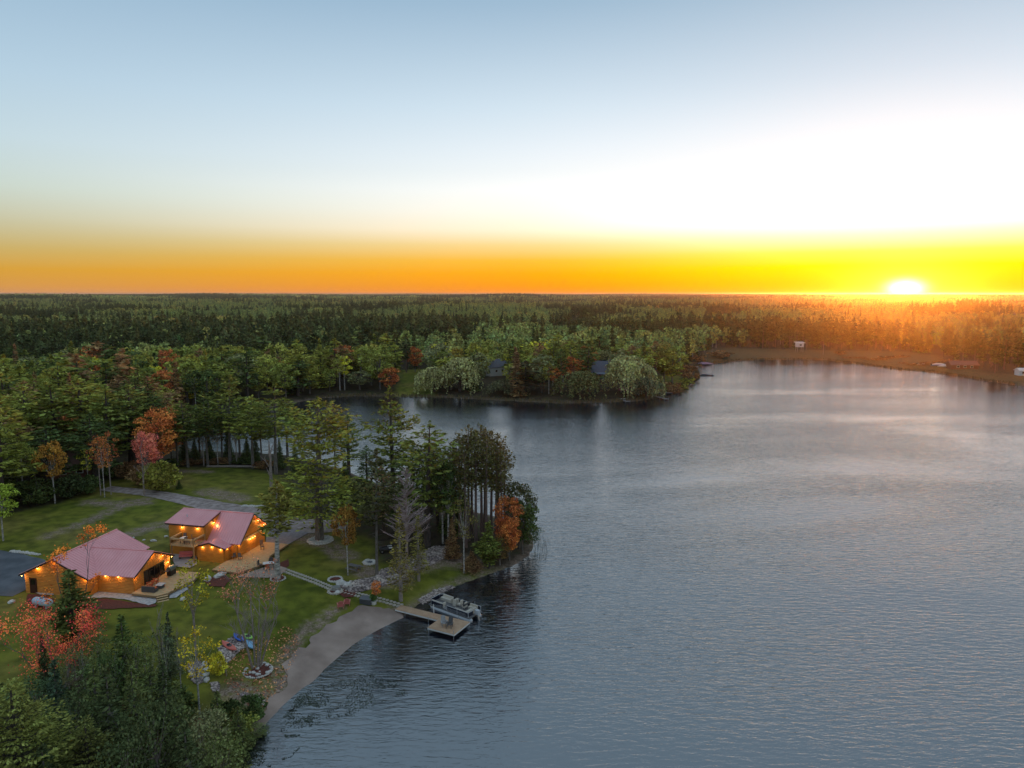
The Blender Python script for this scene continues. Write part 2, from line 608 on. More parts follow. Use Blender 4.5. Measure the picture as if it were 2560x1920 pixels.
# ------------------------------------------------------------------ ground sheet
def make_ground():
    rr = [0.0]
    r_ = 8.0
    while r_ < 13500:
        rr.append(r_)
        r_ *= 1.0125 if 40 < r_ < 700 else (1.02 if r_ >= 700 else 1.06)
    rr = np.array(rr[1:])
    fine = np.arange(-46, 46.01, 0.27)
    rest = np.arange(50, 314, 4.0)
    az_ = np.radians(np.concatenate([fine, rest]))
    A, Rr = np.meshgrid(az_, rr)
    X, Y = Rr * np.sin(A), Rr * np.cos(A)
    P = np.stack([X.ravel(), Y.ravel()], 1)
    Z = ground(P)
    nr, na = X.shape
    V = np.column_stack([P, Z])
    V = np.vstack([V, [[0, 0, -3]]])
    i = np.arange(nr - 1)[:, None] * na
    j = np.arange(na)[None, :]
    j2 = (j + 1) % na
    F = np.stack([i + j, i + na + j, i + na + j2, i + j2], -1).reshape(-1, 4)[:, ::-1]
    cen = np.array([[len(V) - 1, k, (k + 1) % na, (k + 1) % na] for k in range(na)])
    F = F
    me = np_mesh('ground', V, F, None, True)
    s = shore_sd(P)
    n1 = fnoise(P[:, 0] / 5, P[:, 1] / 5, 21, 3) - 0.5

    def zone(poly, soft=2.0, rough=5.0):
        d = seg_dist(P, poly)
        sd2 = np.where(inside(P, poly), d, -d) + n1 * rough
        return sst(sd2, -soft, soft)

    def line(pts, w, rough=1.5, z=2.0):
        d = seg_dist(P, pxpoly(pts, z), closed=False)
        return 1 - sst(d + n1 * rough, w * 0.4, w)
    lawn = zone(LAWN, 1.5, 4)
    lawn = np.maximum(lawn, zone(pxpoly([(985, 992), (1000, 930), (1080, 920), (1090, 990)]), 2, 5))
    lawn = np.maximum(lawn, zone(pxpoly([(1610, 985), (1600, 940), (1700, 935), (1725, 952), (1668, 975)]), 2, 5) * 0.8)
    marsh = zone(MARSH, 4, 10)
    dirt = np.zeros(len(P))
    for pts, w in DIRTS:
        dirt = np.maximum(dirt, line(pts, w))
    near = (np.hypot(P[:, 0], P[:, 1]) < 400)
    dirt = np.maximum(dirt, (1 - sst(s + n1 * 1.5, 0.3, 1.6)) * near * 0.8)
    colr = np.zeros((len(V), 4), np.float32)
    colr[:len(P), 0] = lawn
    colr[:len(P), 1] = marsh
    colr[:len(P), 2] = dirt
    colr[:, 3] = 1
    at_ = me.color_attributes.new('zone', 'FLOAT_COLOR', 'POINT')
    at_.data.foreach_set('color', colr.ravel())
    m = bpy.data.materials.new('ground')
    m.use_nodes = True
    nt = m.node_tree
    L = nt.links.new
    b = nt.nodes['Principled BSDF']
    b.inputs['Roughness'].default_value = 0.95
    b.inputs['Specular IOR Level'].default_value = 0.1
    a_ = nt.nodes.new('ShaderNodeVertexColor')
    a_.layer_name = 'zone'
    se = nt.nodes.new('ShaderNodeSeparateColor')
    L(a_.outputs[0], se.inputs[0])
    g = nt.nodes.new('ShaderNodeNewGeometry')

    def noise(scale, det=4):
        n = nt.nodes.new('ShaderNodeTexNoise')
        n.inputs['Scale'].default_value = scale
        n.inputs['Detail'].default_value = det
        L(g.outputs['Position'], n.inputs['Vector'])
        return n.outputs[0]

    def rmp(src, stops):
        r = nt.nodes.new('ShaderNodeValToRGB')
        while len(r.color_ramp.elements) < len(stops):
            r.color_ramp.elements.new(0.5)
        for e_, (p_, c) in zip(r.color_ramp.elements, stops):
            e_.position = p_
        for e_, (p_, c) in zip(r.color_ramp.elements, stops):
            e_.color = (*c, 1)
        L(src, r.inputs[0])
        return r.outputs[0]

    def mix(f_, a1, b1, bt='MIX'):
        n = nt.nodes.new('ShaderNodeMix')
        n.data_type = 'RGBA'
        n.blend_type = bt
        L(f_, n.inputs[0]); L(a1, n.inputs[6]); L(b1, n.inputs[7])
        return n.outputs[2]
    nbig, nmid, nfine = noise(0.06, 3), noise(0.5, 5), noise(5.0, 4)
    floor = rmp(nmid, [(0.3, (0.035, 0.028, 0.020)), (0.5, (0.075, 0.056, 0.036)), (0.7, (0.055, 0.064, 0.024))])
    grass = rmp(nbig, [(0.35, (0.130, 0.155, 0.022)), (0.5, (0.180, 0.190, 0.030)), (0.68, (0.250, 0.205, 0.060))])
    grass2 = rmp(nmid, [(0.35, (0.42, 0.42, 0.42)), (0.62, (1.15, 1.05, 0.9))])
    gn_ = nt.nodes.new('ShaderNodeMix'); gn_.data_type = 'RGBA'; gn_.blend_type = 'MULTIPLY'; gn_.inputs[0].default_value = 0.8
    L(grass, gn_.inputs[6]); L(grass2, gn_.inputs[7])
    marshc = rmp(nmid, [(0.3, (0.075, 0.055, 0.028)), (0.5, (0.13, 0.095, 0.045)), (0.7, (0.085, 0.08, 0.030))])
    dirtc = rmp(nfine, [(0.35, (0.16, 0.105, 0.075)), (0.65, (0.40, 0.29, 0.23))])
    far = rmp(noise(0.012, 8), [(0.3, (0.050, 0.060, 0.030)), (0.5, (0.085, 0.095, 0.040)), (0.62, (0.13, 0.13, 0.05)), (0.75, (0.16, 0.11, 0.05))])
    ln = nt.nodes.new('ShaderNodeVectorMath'); ln.operation = 'LENGTH'
    L(g.outputs['Position'], ln.inputs[0])
    fr = nt.nodes.new('ShaderNodeMapRange')
    fr.inputs[1].default_value = 700; fr.inputs[2].default_value = 2500
    L(ln.outputs['Value'], fr.inputs[0])
    c = mix(fr.outputs[0], floor, far)
    c = mix(se.outputs[0], c, gn_.outputs[2])
    c = mix(se.outputs[1], c, marshc)
    # dirt breaks up through the fine noise
    ml = nt.nodes.new('ShaderNodeMath'); ml.operation = 'MULTIPLY'
    brk = nt.nodes.new('ShaderNodeMapRange'); brk.inputs[1].default_value = 0.35; brk.inputs[2].default_value = 0.6
    brk.inputs[3].default_value = 0.25
    L(noise(1.2, 5), brk.inputs[0])
    L(se.outputs[2], ml.inputs[0]); L(brk.outputs[0], ml.inputs[1])
    c = mix(ml.outputs[0], c, dirtc)
    L(c, b.inputs['Base Color'])
    bm_ = nt.nodes.new('ShaderNodeBump')
    bm_.inputs['Strength'].default_value = 0.6
    bm_.inputs['Distance'].default_value = 0.12
    L(noise(2.5, 5), bm_.inputs['Height'])
    L(bm_.outputs[0], b.inputs['Normal'])
    me.materials.append(m)
    o = bpy.data.objects.new('ground', me)
    COL.objects.link(o)
    o['kind'] = 'structure'
    return o


LAWN = pxpoly([(-150, 1310), (60, 1285), (150, 1262), (270, 1205), (350, 1190), (430, 1172), (560, 1165), (690, 1182), (760, 1240), (900, 1330),
               (960, 1395), (1110, 1392), (1290, 1405), (1210, 1443), (1100, 1480), (1000, 1532), (920, 1565), (830, 1640), (700, 1750), (560, 1810), (430, 1740), (200, 1660), (130, 1740), (-100, 1780)])
MARSH = pxpoly([(1758, 915), (1755, 885), (1800, 873), (1950, 878), (2120, 882), (2260, 884), (2350, 895), (2385, 918), (2480, 938), (2640, 948), (2640, 985), (2470, 960), (2330, 936), (2100, 912), (1900, 905)], 0.8)
FAR_OPEN = [pxpoly([(985, 992), (1010, 935), (1075, 925), (1085, 990)]), pxpoly([(1625, 985), (1640, 950), (1715, 940), (1740, 952), (1668, 978)])]
DIRTS = [([(110, 1345), (180, 1320), (250, 1292), (300, 1270), (370, 1246)], 1.6), ([(225, 1258), (300, 1262), (360, 1258)], 2.5),
         ([(320, 1340), (370, 1322), (425, 1312)], 2.2), ([(340, 1330), (400, 1318), (430, 1320)], 1.5), ([(520, 1232), (560, 1240), (600, 1248)], 3.5),
         ([(760, 1345), (830, 1362), (860, 1385)], 2.5), ([(905, 1418), (960, 1440), (1000, 1430)], 2.5), ([(600, 1700), (650, 1720), (700, 1660)], 2.5),
         ([(690, 1640), (760, 1560), (850, 1500)], 1.2), ([(620, 1790), (560, 1840)], 2.5), ([(985, 1500), (1060, 1480)], 1.8), ([(440, 1178), (520, 1180)], 1.5),
         ([(1030, 1400), (1120, 1380), (1200, 1390)], 3.0)]
make_ground()

# ------------------------------------------------------------------ water
def make_water():
    V = [(-160, -420, 0), (620, -420, 0), (620, 470, 0), (-160, 470, 0)]
    me = np_mesh('lake', np.array(V), np.array([[0, 1, 2, 3]]), None)
    m = bpy.data.materials.new('lake_water')
    m.use_nodes = True
    nt = m.node_tree
    L = nt.links.new
    b = nt.nodes['Principled BSDF']
    b.inputs['Base Color'].default_value = (0.006, 0.010, 0.018, 1)
    b.inputs['Roughness'].default_value = 0.06
    b.inputs['IOR'].default_value = 3.3
    g = nt.nodes.new('ShaderNodeNewGeometry')

    def nz(scale, rot, sc, det=3, rough=0.55, dist=0.0):
        mp = nt.nodes.new('ShaderNodeMapping')
        mp.inputs['Rotation'].default_value = (0, 0, rot)
        mp.inputs['Scale'].default_value = sc
        L(g.outputs['Position'], mp.inputs[0])
        n = nt.nodes.new('ShaderNodeTexNoise')
        n.inputs['Scale'].default_value = scale
        n.inputs['Detail'].default_value = det
        n.inputs['Roughness'].default_value = rough
        n.inputs['Distortion'].default_value = dist
        L(mp.outputs[0], n.inputs['Vector'])
        return n.outputs[0]
    w1 = nz(1.8, R(12), (0.30, 1, 1), 4, 0.55, 0.5)
    w2 = nz(3.4, R(-12), (0.45, 1, 1), 2)
    big = nz(0.016, R(20), (0.35, 1, 1), 4, 0.6, 1.5)
    # calmer near the sheltered shores: waves grow with the open patch noise
    mr = nt.nodes.new('ShaderNodeMapRange')
    mr.inputs[1].default_value = 0.35; mr.inputs[2].default_value = 0.65
    mr.inputs[3].default_value = 0.38; mr.inputs[4].default_value = 1.3
    L(big, mr.inputs[0])
    a_ = nt.nodes.new('ShaderNodeMath'); a_.operation = 'MULTIPLY_ADD'
    L(w2, a_.inputs[0]); a_.inputs[1].default_value = 0.22; L(w1, a_.inputs[2])
    k = nt.nodes.new('ShaderNodeMath'); k.operation = 'MULTIPLY'
    L(a_.outputs[0], k.inputs[0]); L(mr.outputs[0], k.inputs[1])
    bm_ = nt.nodes.new('ShaderNodeBump')
    bm_.inputs['Strength'].default_value = 1.0
    bm_.inputs['Distance'].default_value = 0.12
    L(k.outputs[0], bm_.inputs['Height'])
    L(bm_.outputs[0], b.inputs['Normal'])
    me.materials.append(m)
    o = bpy.data.objects.new('lake', me)
    COL.objects.link(o)
    o['kind'] = 'structure'


make_water()


def sheet(name, poly, m, dz=0.05, step=0.7, kind='structure', zfun=None, rough=0.0):
    """a ground patch that follows the terrain: a fine triangulated sheet with a closed rim"""
    poly = np.asarray(poly, float)
    # densify and roughen the outline
    pts = []
    for a_, b_ in zip(poly, np.roll(poly, -1, axis=0)):
        n = max(1, int(np.hypot(*(b_ - a_)) / step))
        for k in range(n):
            pts.append(a_ + (b_ - a_) * k / n)
    pts = np.array(pts)
    if rough:
        pts = pts + (rng.random(pts.shape) - 0.5) * rough
    import mathutils
    x0, y0 = pts.min(0); x1, y1 = pts.max(0)
    gx, gy = np.meshgrid(np.arange(x0, x1, step), np.arange(y0, y1, step))
    G = np.stack([gx.ravel(), gy.ravel()], 1)
    G = G[inside(G, pts) & (seg_dist(G, pts) > step * 0.45)]
    allp = np.vstack([pts, G])
    n = len(pts)
    res = mathutils.geometry.delaunay_2d_cdt([Vector(p) for p in allp], [], [list(range(n))], 1, 1e-5)
    vs = np.array([tuple(p) for p in res[0]])
    z = ground(vs) + dz
    me = bpy.data.meshes.new(name)
    me.from_pydata([(a_[0], a_[1], b_) for a_, b_ in zip(vs, z)], [], [tuple(f_) for f_ in res[2]])
    for p_ in me.polygons:
        p_.use_smooth = True
    me.update()
    if me.polygons and sum(p_.normal.z for p_ in me.polygons) < 0:
        me.flip_normals()
    me.materials.append(m)
    o = bpy.data.objects.new(name, me)
    COL.objects.link(o)
    if kind:
        o['kind'] = kind
    return o


M['sand'] = mat('sand', (0.25, 0.175, 0.14), 0.95, ((0.42, 0.305, 0.25), 0.3), 0.9, 1.5)
M['gravel'] = mat('gravel', (0.22, 0.16, 0.14), 0.95, ((0.42, 0.33, 0.30), 1.0), 0.8, 12)
M['asphalt'] = mat('asphalt', (0.075, 0.082, 0.095), 0.9, ((0.13, 0.135, 0.15), 0.5), 0.5, 20)
M['mulch'] = mat('mulch', (0.085, 0.022, 0.014), 0.95, ((0.17, 0.042, 0.026), 6), 0.9, 14)
M['pale_stone'] = mat('pale_stone', (0.36, 0.33, 0.32), 0.9, ((0.56, 0.53, 0.52), 3), 0.7, 9)
M['concrete'] = mat('concrete', (0.36, 0.32, 0.31), 0.85, ((0.44, 0.40, 0.39), 1))
M['rock_mix'] = foliage_mat('rock_mix', [(0.11, 0.085, 0.075), (0.18, 0.145, 0.13), (0.06, 0.050, 0.048)], False, 0.0)
M['white_rock'] = mat('white_rock', (0.50, 0.45, 0.40), 0.85, ((0.68, 0.64, 0.60), 4), 0.3, 4)
M['stone'] = mat('stone', (0.40, 0.34, 0.28), 0.85, ((0.56, 0.49, 0.42), 2), 0.3, 4)

# beach
beach = sheet('beach', pxpoly([(1000, 1521), (924, 1519), (894, 1521), (859, 1544), (839, 1556), (819, 1569), (792, 1586), (775, 1604), (768, 1620), (748, 1625), (727, 1646), (709, 1664),
                       (722, 1692), (705, 1722), (675, 1736), (662, 1763), (640, 1796), (600, 1835), (566, 1868), (590, 1856), (622, 1836), (655, 1811), (691, 1772), (746, 1724), (778, 1704), (803, 1676), (820, 1661), (877, 1613), (915, 1590), (952, 1570), (1014, 1537)], .6), M['sand'], 0.06, 0.6, rough=.5)


def strip(name, pts, w, m, dz=0.05, step=0.6, rough=0.2):
    c = [atg(*p) for p in pts]
    L_, R_ = [], []
    for i, p in enumerate(c):
        d = (c[min(i + 1, len(c) - 1)] - c[max(i - 1, 0)])
        d.z = 0
        d.normalize()
        n = Vector((-d.y, d.x, 0))
        ww = w[i] if isinstance(w, (list, tuple)) else w
        L_.append((p + n * ww / 2)[:2]); R_.append((p - n * ww / 2)[:2])
    return sheet(name, np.array(L_ + R_[::-1]), m, dz, step, rough=rough)


strip('driveway', [(262, 1221), (330, 1228), (400, 1237), (470, 1251), (530, 1265), (600, 1279), (655, 1294), (720, 1311), (790, 1316), (868, 1314)], [3, 3.4, 3.8, 4.2, 5, 6, 6, 6.5, 7, 6], M['gravel'], 0.05, 0.9)
sheet('parking_pad', pxpoly([(-160, 1372), (0, 1378), (60, 1388), (112, 1402), (128, 1420), (92, 1450), (66, 1474), (30, 1492), (-160, 1480)], 2.1), M['asphalt'], 0.06, 0.9, rough=0.15)
sheet('paved_apron', pxpoly([(668, 1328), (705, 1318), (772, 1331), (716, 1361), (664, 1354)], 2.2), mat('paver', (0.22, 0.19, 0.20), 0.9, ((0.30, 0.26, 0.275), 2)), 0.09, 0.7)


# ------------------------------------------------------------------ the lakeside cabins
M['log'] = mat('log', (0.54, 0.195, 0.028), 0.45, ((0.68, 0.27, 0.042), 1.3), 0.15, 4, stretch=(1, 1, 5))
M['log_dark'] = mat('log_dark', (0.12, 0.05, 0.02), 0.6)
M['roof'] = mat('roof', (0.90, 0.38, 0.38), 0.42, ((0.96, 0.44, 0.44), 0.5), metal=0.6)
M['trim'] = mat('trim', (0.045, 0.028, 0.024), 0.5)
M['glass'] = mat('glass', (0.012, 0.010, 0.010), 0.08, spec=0.5)
M['frame'] = mat('frame', (0.03, 0.022, 0.02), 0.5)
M['white'] = mat('white', (0.72, 0.70, 0.68), 0.6)
M['deck'] = mat('deck', (0.52, 0.33, 0.16), 0.7, ((0.62, 0.42, 0.22), 2.0), 0.2, 8)
M['deck_edge'] = mat('deck_edge', (0.30, 0.18, 0.085), 0.7)
M['dark'] = mat('dark', (0.02, 0.02, 0.022), 0.5)
M['black'] = mat('black', (0.012, 0.012, 0.014), 0.4)
M['metal'] = mat('metal', (0.45, 0.45, 0.46), 0.35, metal=0.8)
M['bulb'] = mat('bulb', (0.9, 0.6, 0.2), 0.4, emit=(1.0, 0.55, 0.12), estr=11)


def lamp(parent, p, e=26, out=(0, 0)):
    """an eave light: a small shade, a glowing bulb and its light"""
    l_ = MB().tube([(p[0], p[1], p[2] + 0.10), (p[0], p[1], p[2])], [0.05, 0.11], 8).build('eave_lamp', M['trim'], parent)
    MB().blob((p[0], p[1], p[2] - 0.02), (0.055, 0.055, 0.055), 3, 8, 5).build('bulb', M['bulb'], l_)
    ld = bpy.data.lights.new('lamp_light', 'POINT')
    ld.energy = e * .32
    ld.color = (1.0, 0.56, 0.16)
    ld.shadow_soft_size = 0.12
    lo = bpy.data.objects.new('lamp_light', ld)
    COL.objects.link(lo)
    lo.parent = parent
    lo.location = (p[0] + out[0], p[1] + out[1], p[2] - 0.16)
    return l_


def log_wall(parent, p0, p1, z0, top, openings=(), name='wall'):
    """a wall of stacked half-round log siding from p0 to p1 (plan), its top following top(t); each course is real"""
    p0, p1 = Vector((*p0, 0)), Vector((*p1, 0))
    L_ = (p1 - p0).length
    d = (p1 - p0) / L_
    n = Vector((d.y, -d.x, 0))
    core = MB()
    N = 12
    pts = [(L_ * i / N) for i in range(N + 1)]
    poly = [(x_, z0) for x_ in (0, L_)] + [(x_, top(x_ / L_)) for x_ in pts[::-1]]
    vs = [p0 + d * x_ + Vector((0, 0, z_)) for x_, z_ in poly] + [p0 + d * x_ + Vector((0, 0, z_)) - n * 0.15 for x_, z_ in poly]
    k = len(poly)
    core.add(vs, [tuple(range(k)), tuple(range(k, 2 * k))[::-1]] + [(i, k + i, k + (i + 1) % k, (i + 1) % k) for i in range(k)])
    w = core.build(name, M['log'], parent)
    cs = MB()
    h = 0.2
    z = z0
    tmax = max(top(i / 40) for i in range(41))
    while z < tmax - 0.05:
        zm = z + h * 0.6
        xs = [i / 40 for i in range(41) if top(i / 40) > zm + 0.04]
        if xs:
            spans = [(xs[0] * L_, xs[-1] * L_)]
            for (a_, b_, za, zb) in openings:
                if za - 0.02 < zm < zb + 0.02:
                    ns = []
                    for (s0, s1) in spans:
                        if b_ <= s0 or a_ >= s1:
                            ns.append((s0, s1))
                            continue
                        if a_ > s0:
                            ns.append((s0, a_))
                        if b_ < s1:
                            ns.append((b_, s1))
                    spans = ns
            prof = [(0.0, 0.0), (0.05, 0.035), (0.068, 0.1), (0.05, 0.165), (0.0, 0.2)]
            for s0, s1 in spans:
                if s1 - s0 < 0.05:
                    continue
                v_ = [p0 + d * s0 + n * (o_ + 0.001) + Vector((0, 0, z + q)) for o_, q in prof] + [p0 + d * s1 + n * (o_ + 0.001) + Vector((0, 0, z + q)) for o_, q in prof]
                cs.add(v_, [(i, i + 1, 5 + i + 1, 5 + i) for i in range(4)] + [(4, 3, 2, 1, 0), (5, 6, 7, 8, 9)])
        z += h
    cs.build('log_siding', M['log'], w, kind='stuff')
    return w


def roof_plane(parent, pts, ridge_dir=True, t=0.14, rib=0.42, edge_a=(0, 1), edge_b=(3, 2), name='roof'):
    """metal roof plate; ribs run from edge_a to edge_b"""
    o = MB().slab(pts, t).build(name, M['roof'], parent)
    P = [Vector(p) for p in pts]
    nrm = (P[1] - P[0]).cross(P[2] - P[0]).normalized()
    if nrm.z < 0:
        nrm = -nrm
    a0, a1 = P[edge_a[0]], P[edge_a[1]]
    b0, b1 = P[edge_b[0]], P[edge_b[1]]
    # ribs run down the slope, perpendicular to the ridge a0-a1, clipped by the outline
    rd = (a1 - a0).normalized()
    down = nrm.cross(rd).normalized()
    if down.z > 0:
        down = -down
    smin = min((p - a0).dot(rd) for p in P)
    smax = max((p - a0).dot(rd) for p in P)
    q2 = [((p - a0).dot(rd), (p - a0).dot(down)) for p in P]
    mb = MB()
    s = smin + 0.12
    while s < smax:
        ys = []
        for i in range(len(q2)):
            (x0, y0), (x1, y1) = q2[i], q2[(i + 1) % len(q2)]
            if (x0 <= s < x1) or (x1 <= s < x0):
                ys.append(y0 + (y1 - y0) * (s - x0) / (x1 - x0))
        if len(ys) >= 2:
            ya, yb = min(ys), max(ys)
            c0 = a0 + rd * s + down * ya + nrm * 0.02
            c1 = a0 + rd * s + down * yb + nrm * 0.02
            wv = rd * 0.03
            hv = nrm * 0.035
            mb.add([c0 - wv, c0 + wv, c0 + hv, c1 - wv, c1 + wv, c1 + hv], [(0, 3, 5, 2), (1, 2, 5, 4), (0, 2, 1), (3, 4, 5)])
        s += rib
    mb.build('roof_rib', M['roof'], o, kind='stuff')
    # dark fascia under the outline, set just below the plate
    return o


def fascia(parent, pts, h=0.2, w=0.045):
    mb = MB()
    for a_, b_ in zip(pts[:-1], pts[1:]):
        a_, b_ = Vector(a_), Vector(b_)
        d = b_ - a_
        n = Vector((d.y, -d.x, 0))
        if n.length < 1e-6:
            continue
        n.normalize()
        off = Vector((0, 0, -0.02))
        v_ = [a_ + off, b_ + off, b_ + off - Vector((0, 0, h)), a_ + off - Vector((0, 0, h))]
        vs = [q + n * 0.004 for q in v_] + [q + n * w for q in v_]
        mb.add(vs, [(3, 2, 1, 0), (4, 5, 6, 7), (0, 1, 5, 4), (2, 3, 7, 6), (1, 2, 6, 5), (3, 0, 4, 7)])
    return mb.build('fascia', M['trim'], parent)


def glazed(parent, p0, p1, z0, z1, n, name='patio_door', off=0.06, ztop=None):
    """n tall glass panels in a dark frame between plan points p0 and p1; ztop(t) lets the head slope"""
    p0, p1 = Vector((*p0, 0)), Vector((*p1, 0))
    L_ = (p1 - p0).length
    d = (p1 - p0) / L_
    nn = Vector((d.y, -d.x, 0))
    if ztop is None:
        ztop = lambda t: z1
    fr = MB()

    def bar(a_, b_, w=0.08):
        a_, b_ = Vector(a_), Vector(b_)
        ax = (b_ - a_).normalized()
        side = ax.cross(nn).normalized() * w / 2
        c = [a_ - side, a_ + side, b_ + side, b_ - side]
        vs = [q + nn * (off - 0.03) for q in c] + [q + nn * (off + 0.045) for q in c]
        fr.add(vs, [(3, 2, 1, 0), (4, 5, 6, 7), (0, 1, 5, 4), (2, 3, 7, 6), (1, 2, 6, 5), (3, 0, 4, 7)])
    V3 = lambda s, z: p0 + d * s + Vector((0, 0, z))
    for i in range(n + 1):
        s = L_ * i / n
        bar(V3(s, z0), V3(s, ztop(i / n)))
    bar(V3(0, z0 + 0.04), V3(L_, z0 + 0.04))
    bar(V3(0, ztop(0) - 0.04), V3(L_, ztop(1) - 0.04))
    f_ = fr.build(name, M['frame'], parent)
    for i in range(n):
        s0, s1 = L_ * i / n + 0.04, L_ * (i + 1) / n - 0.04
        c = [V3(s0, z0 + 0.08), V3(s1, z0 + 0.08), V3(s1, ztop((i + 1) / n) - 0.08), V3(s0, ztop(i / n) - 0.08)]
        vs = [q + nn * (off - 0.02) for q in c] + [q + nn * off for q in c]
        MB().add(vs, [(3, 2, 1, 0), (4, 5, 6, 7), (0, 1, 5, 4), (2, 3, 7, 6), (1, 2, 6, 5), (3, 0, 4, 7)]).build('glass_pane', M['glass'], f_)
    return f_


def deck_boards(name, poly, z, thick, parent=None, ang=0.0, label=None, cat=None, mt=None, edge=None, board=0.145):
    """a deck: rim, and boards clipped to the outline, each with a real gap"""
    mt = mt or M['deck']
    poly = np.asarray(poly, float)
    root = parent
    if root is None:
        root = thing(name, label, cat, (float(poly[:, 0].mean()), float(poly[:, 1].mean()), z), 0)
        poly = poly - poly.mean(0)
        z = 0.0
    ca, sa = math.cos(ang), math.sin(ang)
    rot = np.array([[ca, sa], [-sa, ca]])
    q = poly @ rot.T
    mb = MB()
    y = q[:, 1].min() + board / 2
    while y < q[:, 1].max():
        xs = []
        for (x0, y0), (x1, y1) in zip(q, np.roll(q, -1, axis=0)):
            if (y0 <= y < y1) or (y1 <= y < y0):
                xs.append(x0 + (x1 - x0) * (y - y0) / (y1 - y0))
        xs.sort()
        for a_, b_ in zip(xs[::2], xs[1::2]):
            c = np.array([(a_ + b_) / 2, y]) @ rot
            mb.box((c[0], c[1], z - 0.02), (b_ - a_, board - 0.012, 0.04), ang)
        y += board
    mb.build('deck_board', mt, root, kind='stuff')
    rim = MB()
    for a_, b_ in zip(poly, np.roll(poly, -1, axis=0)):
        d = b_ - a_
        L_ = float(np.hypot(*d))
        c = (a_ + b_) / 2
        rim.box((c[0], c[1], z - 0.045 - thick / 2), (L_ + 0.02, 0.05, thick), math.atan2(d[1], d[0]))
    rim.build('deck_rim', edge or M['deck_edge'], root)
    return root


def steps(parent, p, ang, w, n, rise, run, z):
    for i in range(n):
        o_ = MB().box((0, 0, 0), (w, run + 0.03, 0.05)).build('stair_tread', M['deck'], parent)
        o_.location = (p[0] + math.sin(ang) * run * (i + 0.5), p[1] - math.cos(ang) * run * (i + 0.5), z - rise * (i + 1))
        o_.rotation_euler.z = ang
    for s in (-1, 1):
        mb = MB()
        for i in range(n):
            cx = p[0] + math.sin(ang) * run * (i + 0.5) + s * math.cos(ang) * (w / 2 + 0.03)
            cy = p[1] - math.cos(ang) * run * (i + 0.5) + s * math.sin(ang) * (w / 2 + 0.03)
            mb.box((cx, cy, z - rise * (i + 1) - 0.12), (0.05, run, 0.3), ang)
        mb.build('stringer', M['deck_edge'], parent)


# ---- the single-storey cabin with the cross gable
GZ = 2.1
HA = thing('log_cabin', 'single storey log cabin with mauve cross gable roof and lit eaves beside the parking pad', 'cabin', (-57.73, 85.54, GZ), R(80.54 - 90))
HE, HR, HC, LA = 2.5, 4.85, 4.45, 11.58
XW, YS, QX, WC = 5.0, 5.6, 10.1, 4.03
roof_plane(HA, [(0, 0, HR), (0, LA, HR), (-XW, LA, HE), (-XW, 0, HE)])
roof_plane(HA, [(0, 0, HR + 0.003), (0, LA, HR + 0.003), (XW, LA, HE), (XW, 0, HE)])
xi = (HR - HC) / ((HR - HE) / XW)
roof_plane(HA, [(xi, YS, HC + .01), (QX, YS, HC + .01), (QX, YS - WC, HE + .01), (XW, YS - WC, HE + .01)])
roof_plane(HA, [(xi, YS, HC + .013), (QX, YS, HC + .013), (QX, YS + WC, HE + .01), (XW, YS + WC, HE + .01)])
MB().tube([(0, 0.01, HR + .02), (0, LA - .01, HR + .02)], 0.09, 6).build('ridge_cap', M['roof'], HA)
MB().tube([(xi, YS, HC + .03), (QX - .01, YS, HC + .03)], 0.08, 6).build('ridge_cap', M['roof'], HA)
fascia(HA, [(-XW, 0, HE), (0, 0, HR), (XW, 0, HE)])
fascia(HA, [(QX, YS - WC, HE), (QX, YS, HC), (QX, YS + WC, HE)])
fascia(HA, [(XW, LA, HE), (0, LA, HR), (-XW, LA, HE)])
k_ = (HR - HE) / XW
kc = (HC - HE) / WC
log_wall(HA, (-4.5, .45), (4.5, .45), -.5, lambda t: HR - .16 - abs(-4.5 + 9 * t) * k_, [(0.6, 1.7, -.5, 2.05)])
log_wall(HA, (4.5, .45), (4.5, YS - WC + .45), -.5, lambda t: HE + .08)
log_wall(HA, (4.5, YS - WC + .45), (QX - .45, YS - WC + .45), -.5, lambda t: HE + .05)
gl0, gl1 = 1.9, 5.9
log_wall(HA, (QX - .45, YS - WC + .45), (QX - .45, YS + WC - .45), -.5, lambda t: HC - .16 - abs(-3.58 + 7.16 * t) * kc, [(gl0, gl1, -.5, 2.3)])
log_wall(HA, (QX - .45, YS + WC - .45), (4.5, YS + WC - .45), -.5, lambda t: HE + .05)
log_wall(HA, (4.5, YS + WC - .45), (4.5, LA - .45), -.5, lambda t: HE + .08)
log_wall(HA, (4.5, LA - .45), (-4.5, LA - .45), -.5, lambda t: HR - .16 - abs(-4.5 + 9 * t) * k_)
log_wall(HA, (-4.5, LA - .45), (-4.5, .45), -.5, lambda t: HE + .08)
glazed(HA, (QX - .45, YS - WC + .45 + gl0), (QX - .45, YS - WC + .45 + gl1), 0.3, 2.3, 4, ztop=lambda t: 2.3)
dr = MB().box((-3.35, .39, .95), (1.0, .06, 2.1)).build('door', mat('door_red', (0.05, 0.014, 0.012), 0.4), HA)
MB().box((-3.35, .35, 1.5), (.6, .03, .7)).build('pane', M['glass'], dr)
for p in [(-4.75, .22, 2.32), (-2.4, .22, 3.45), (0, .22, 4.5), (4.3, .24, 2.55)]:
    lamp(HA, p, 26, (0, -.1))
for p in [(5.9, YS - WC + .2, 2.36), (7.7, YS - WC + .2, 2.36)]:
    lamp(HA, p, 16, (0, -.1))
for p in [(QX - .2, YS - 3.5, 2.45), (QX - .2, YS, 4.1), (QX - .2, YS + 1.9, 3.2), (QX - .2, YS + 3.7, 2.35), (QX - .2, YS + 2.9, 1.9)]:
    lamp(HA, p, 24, (.12, 0))

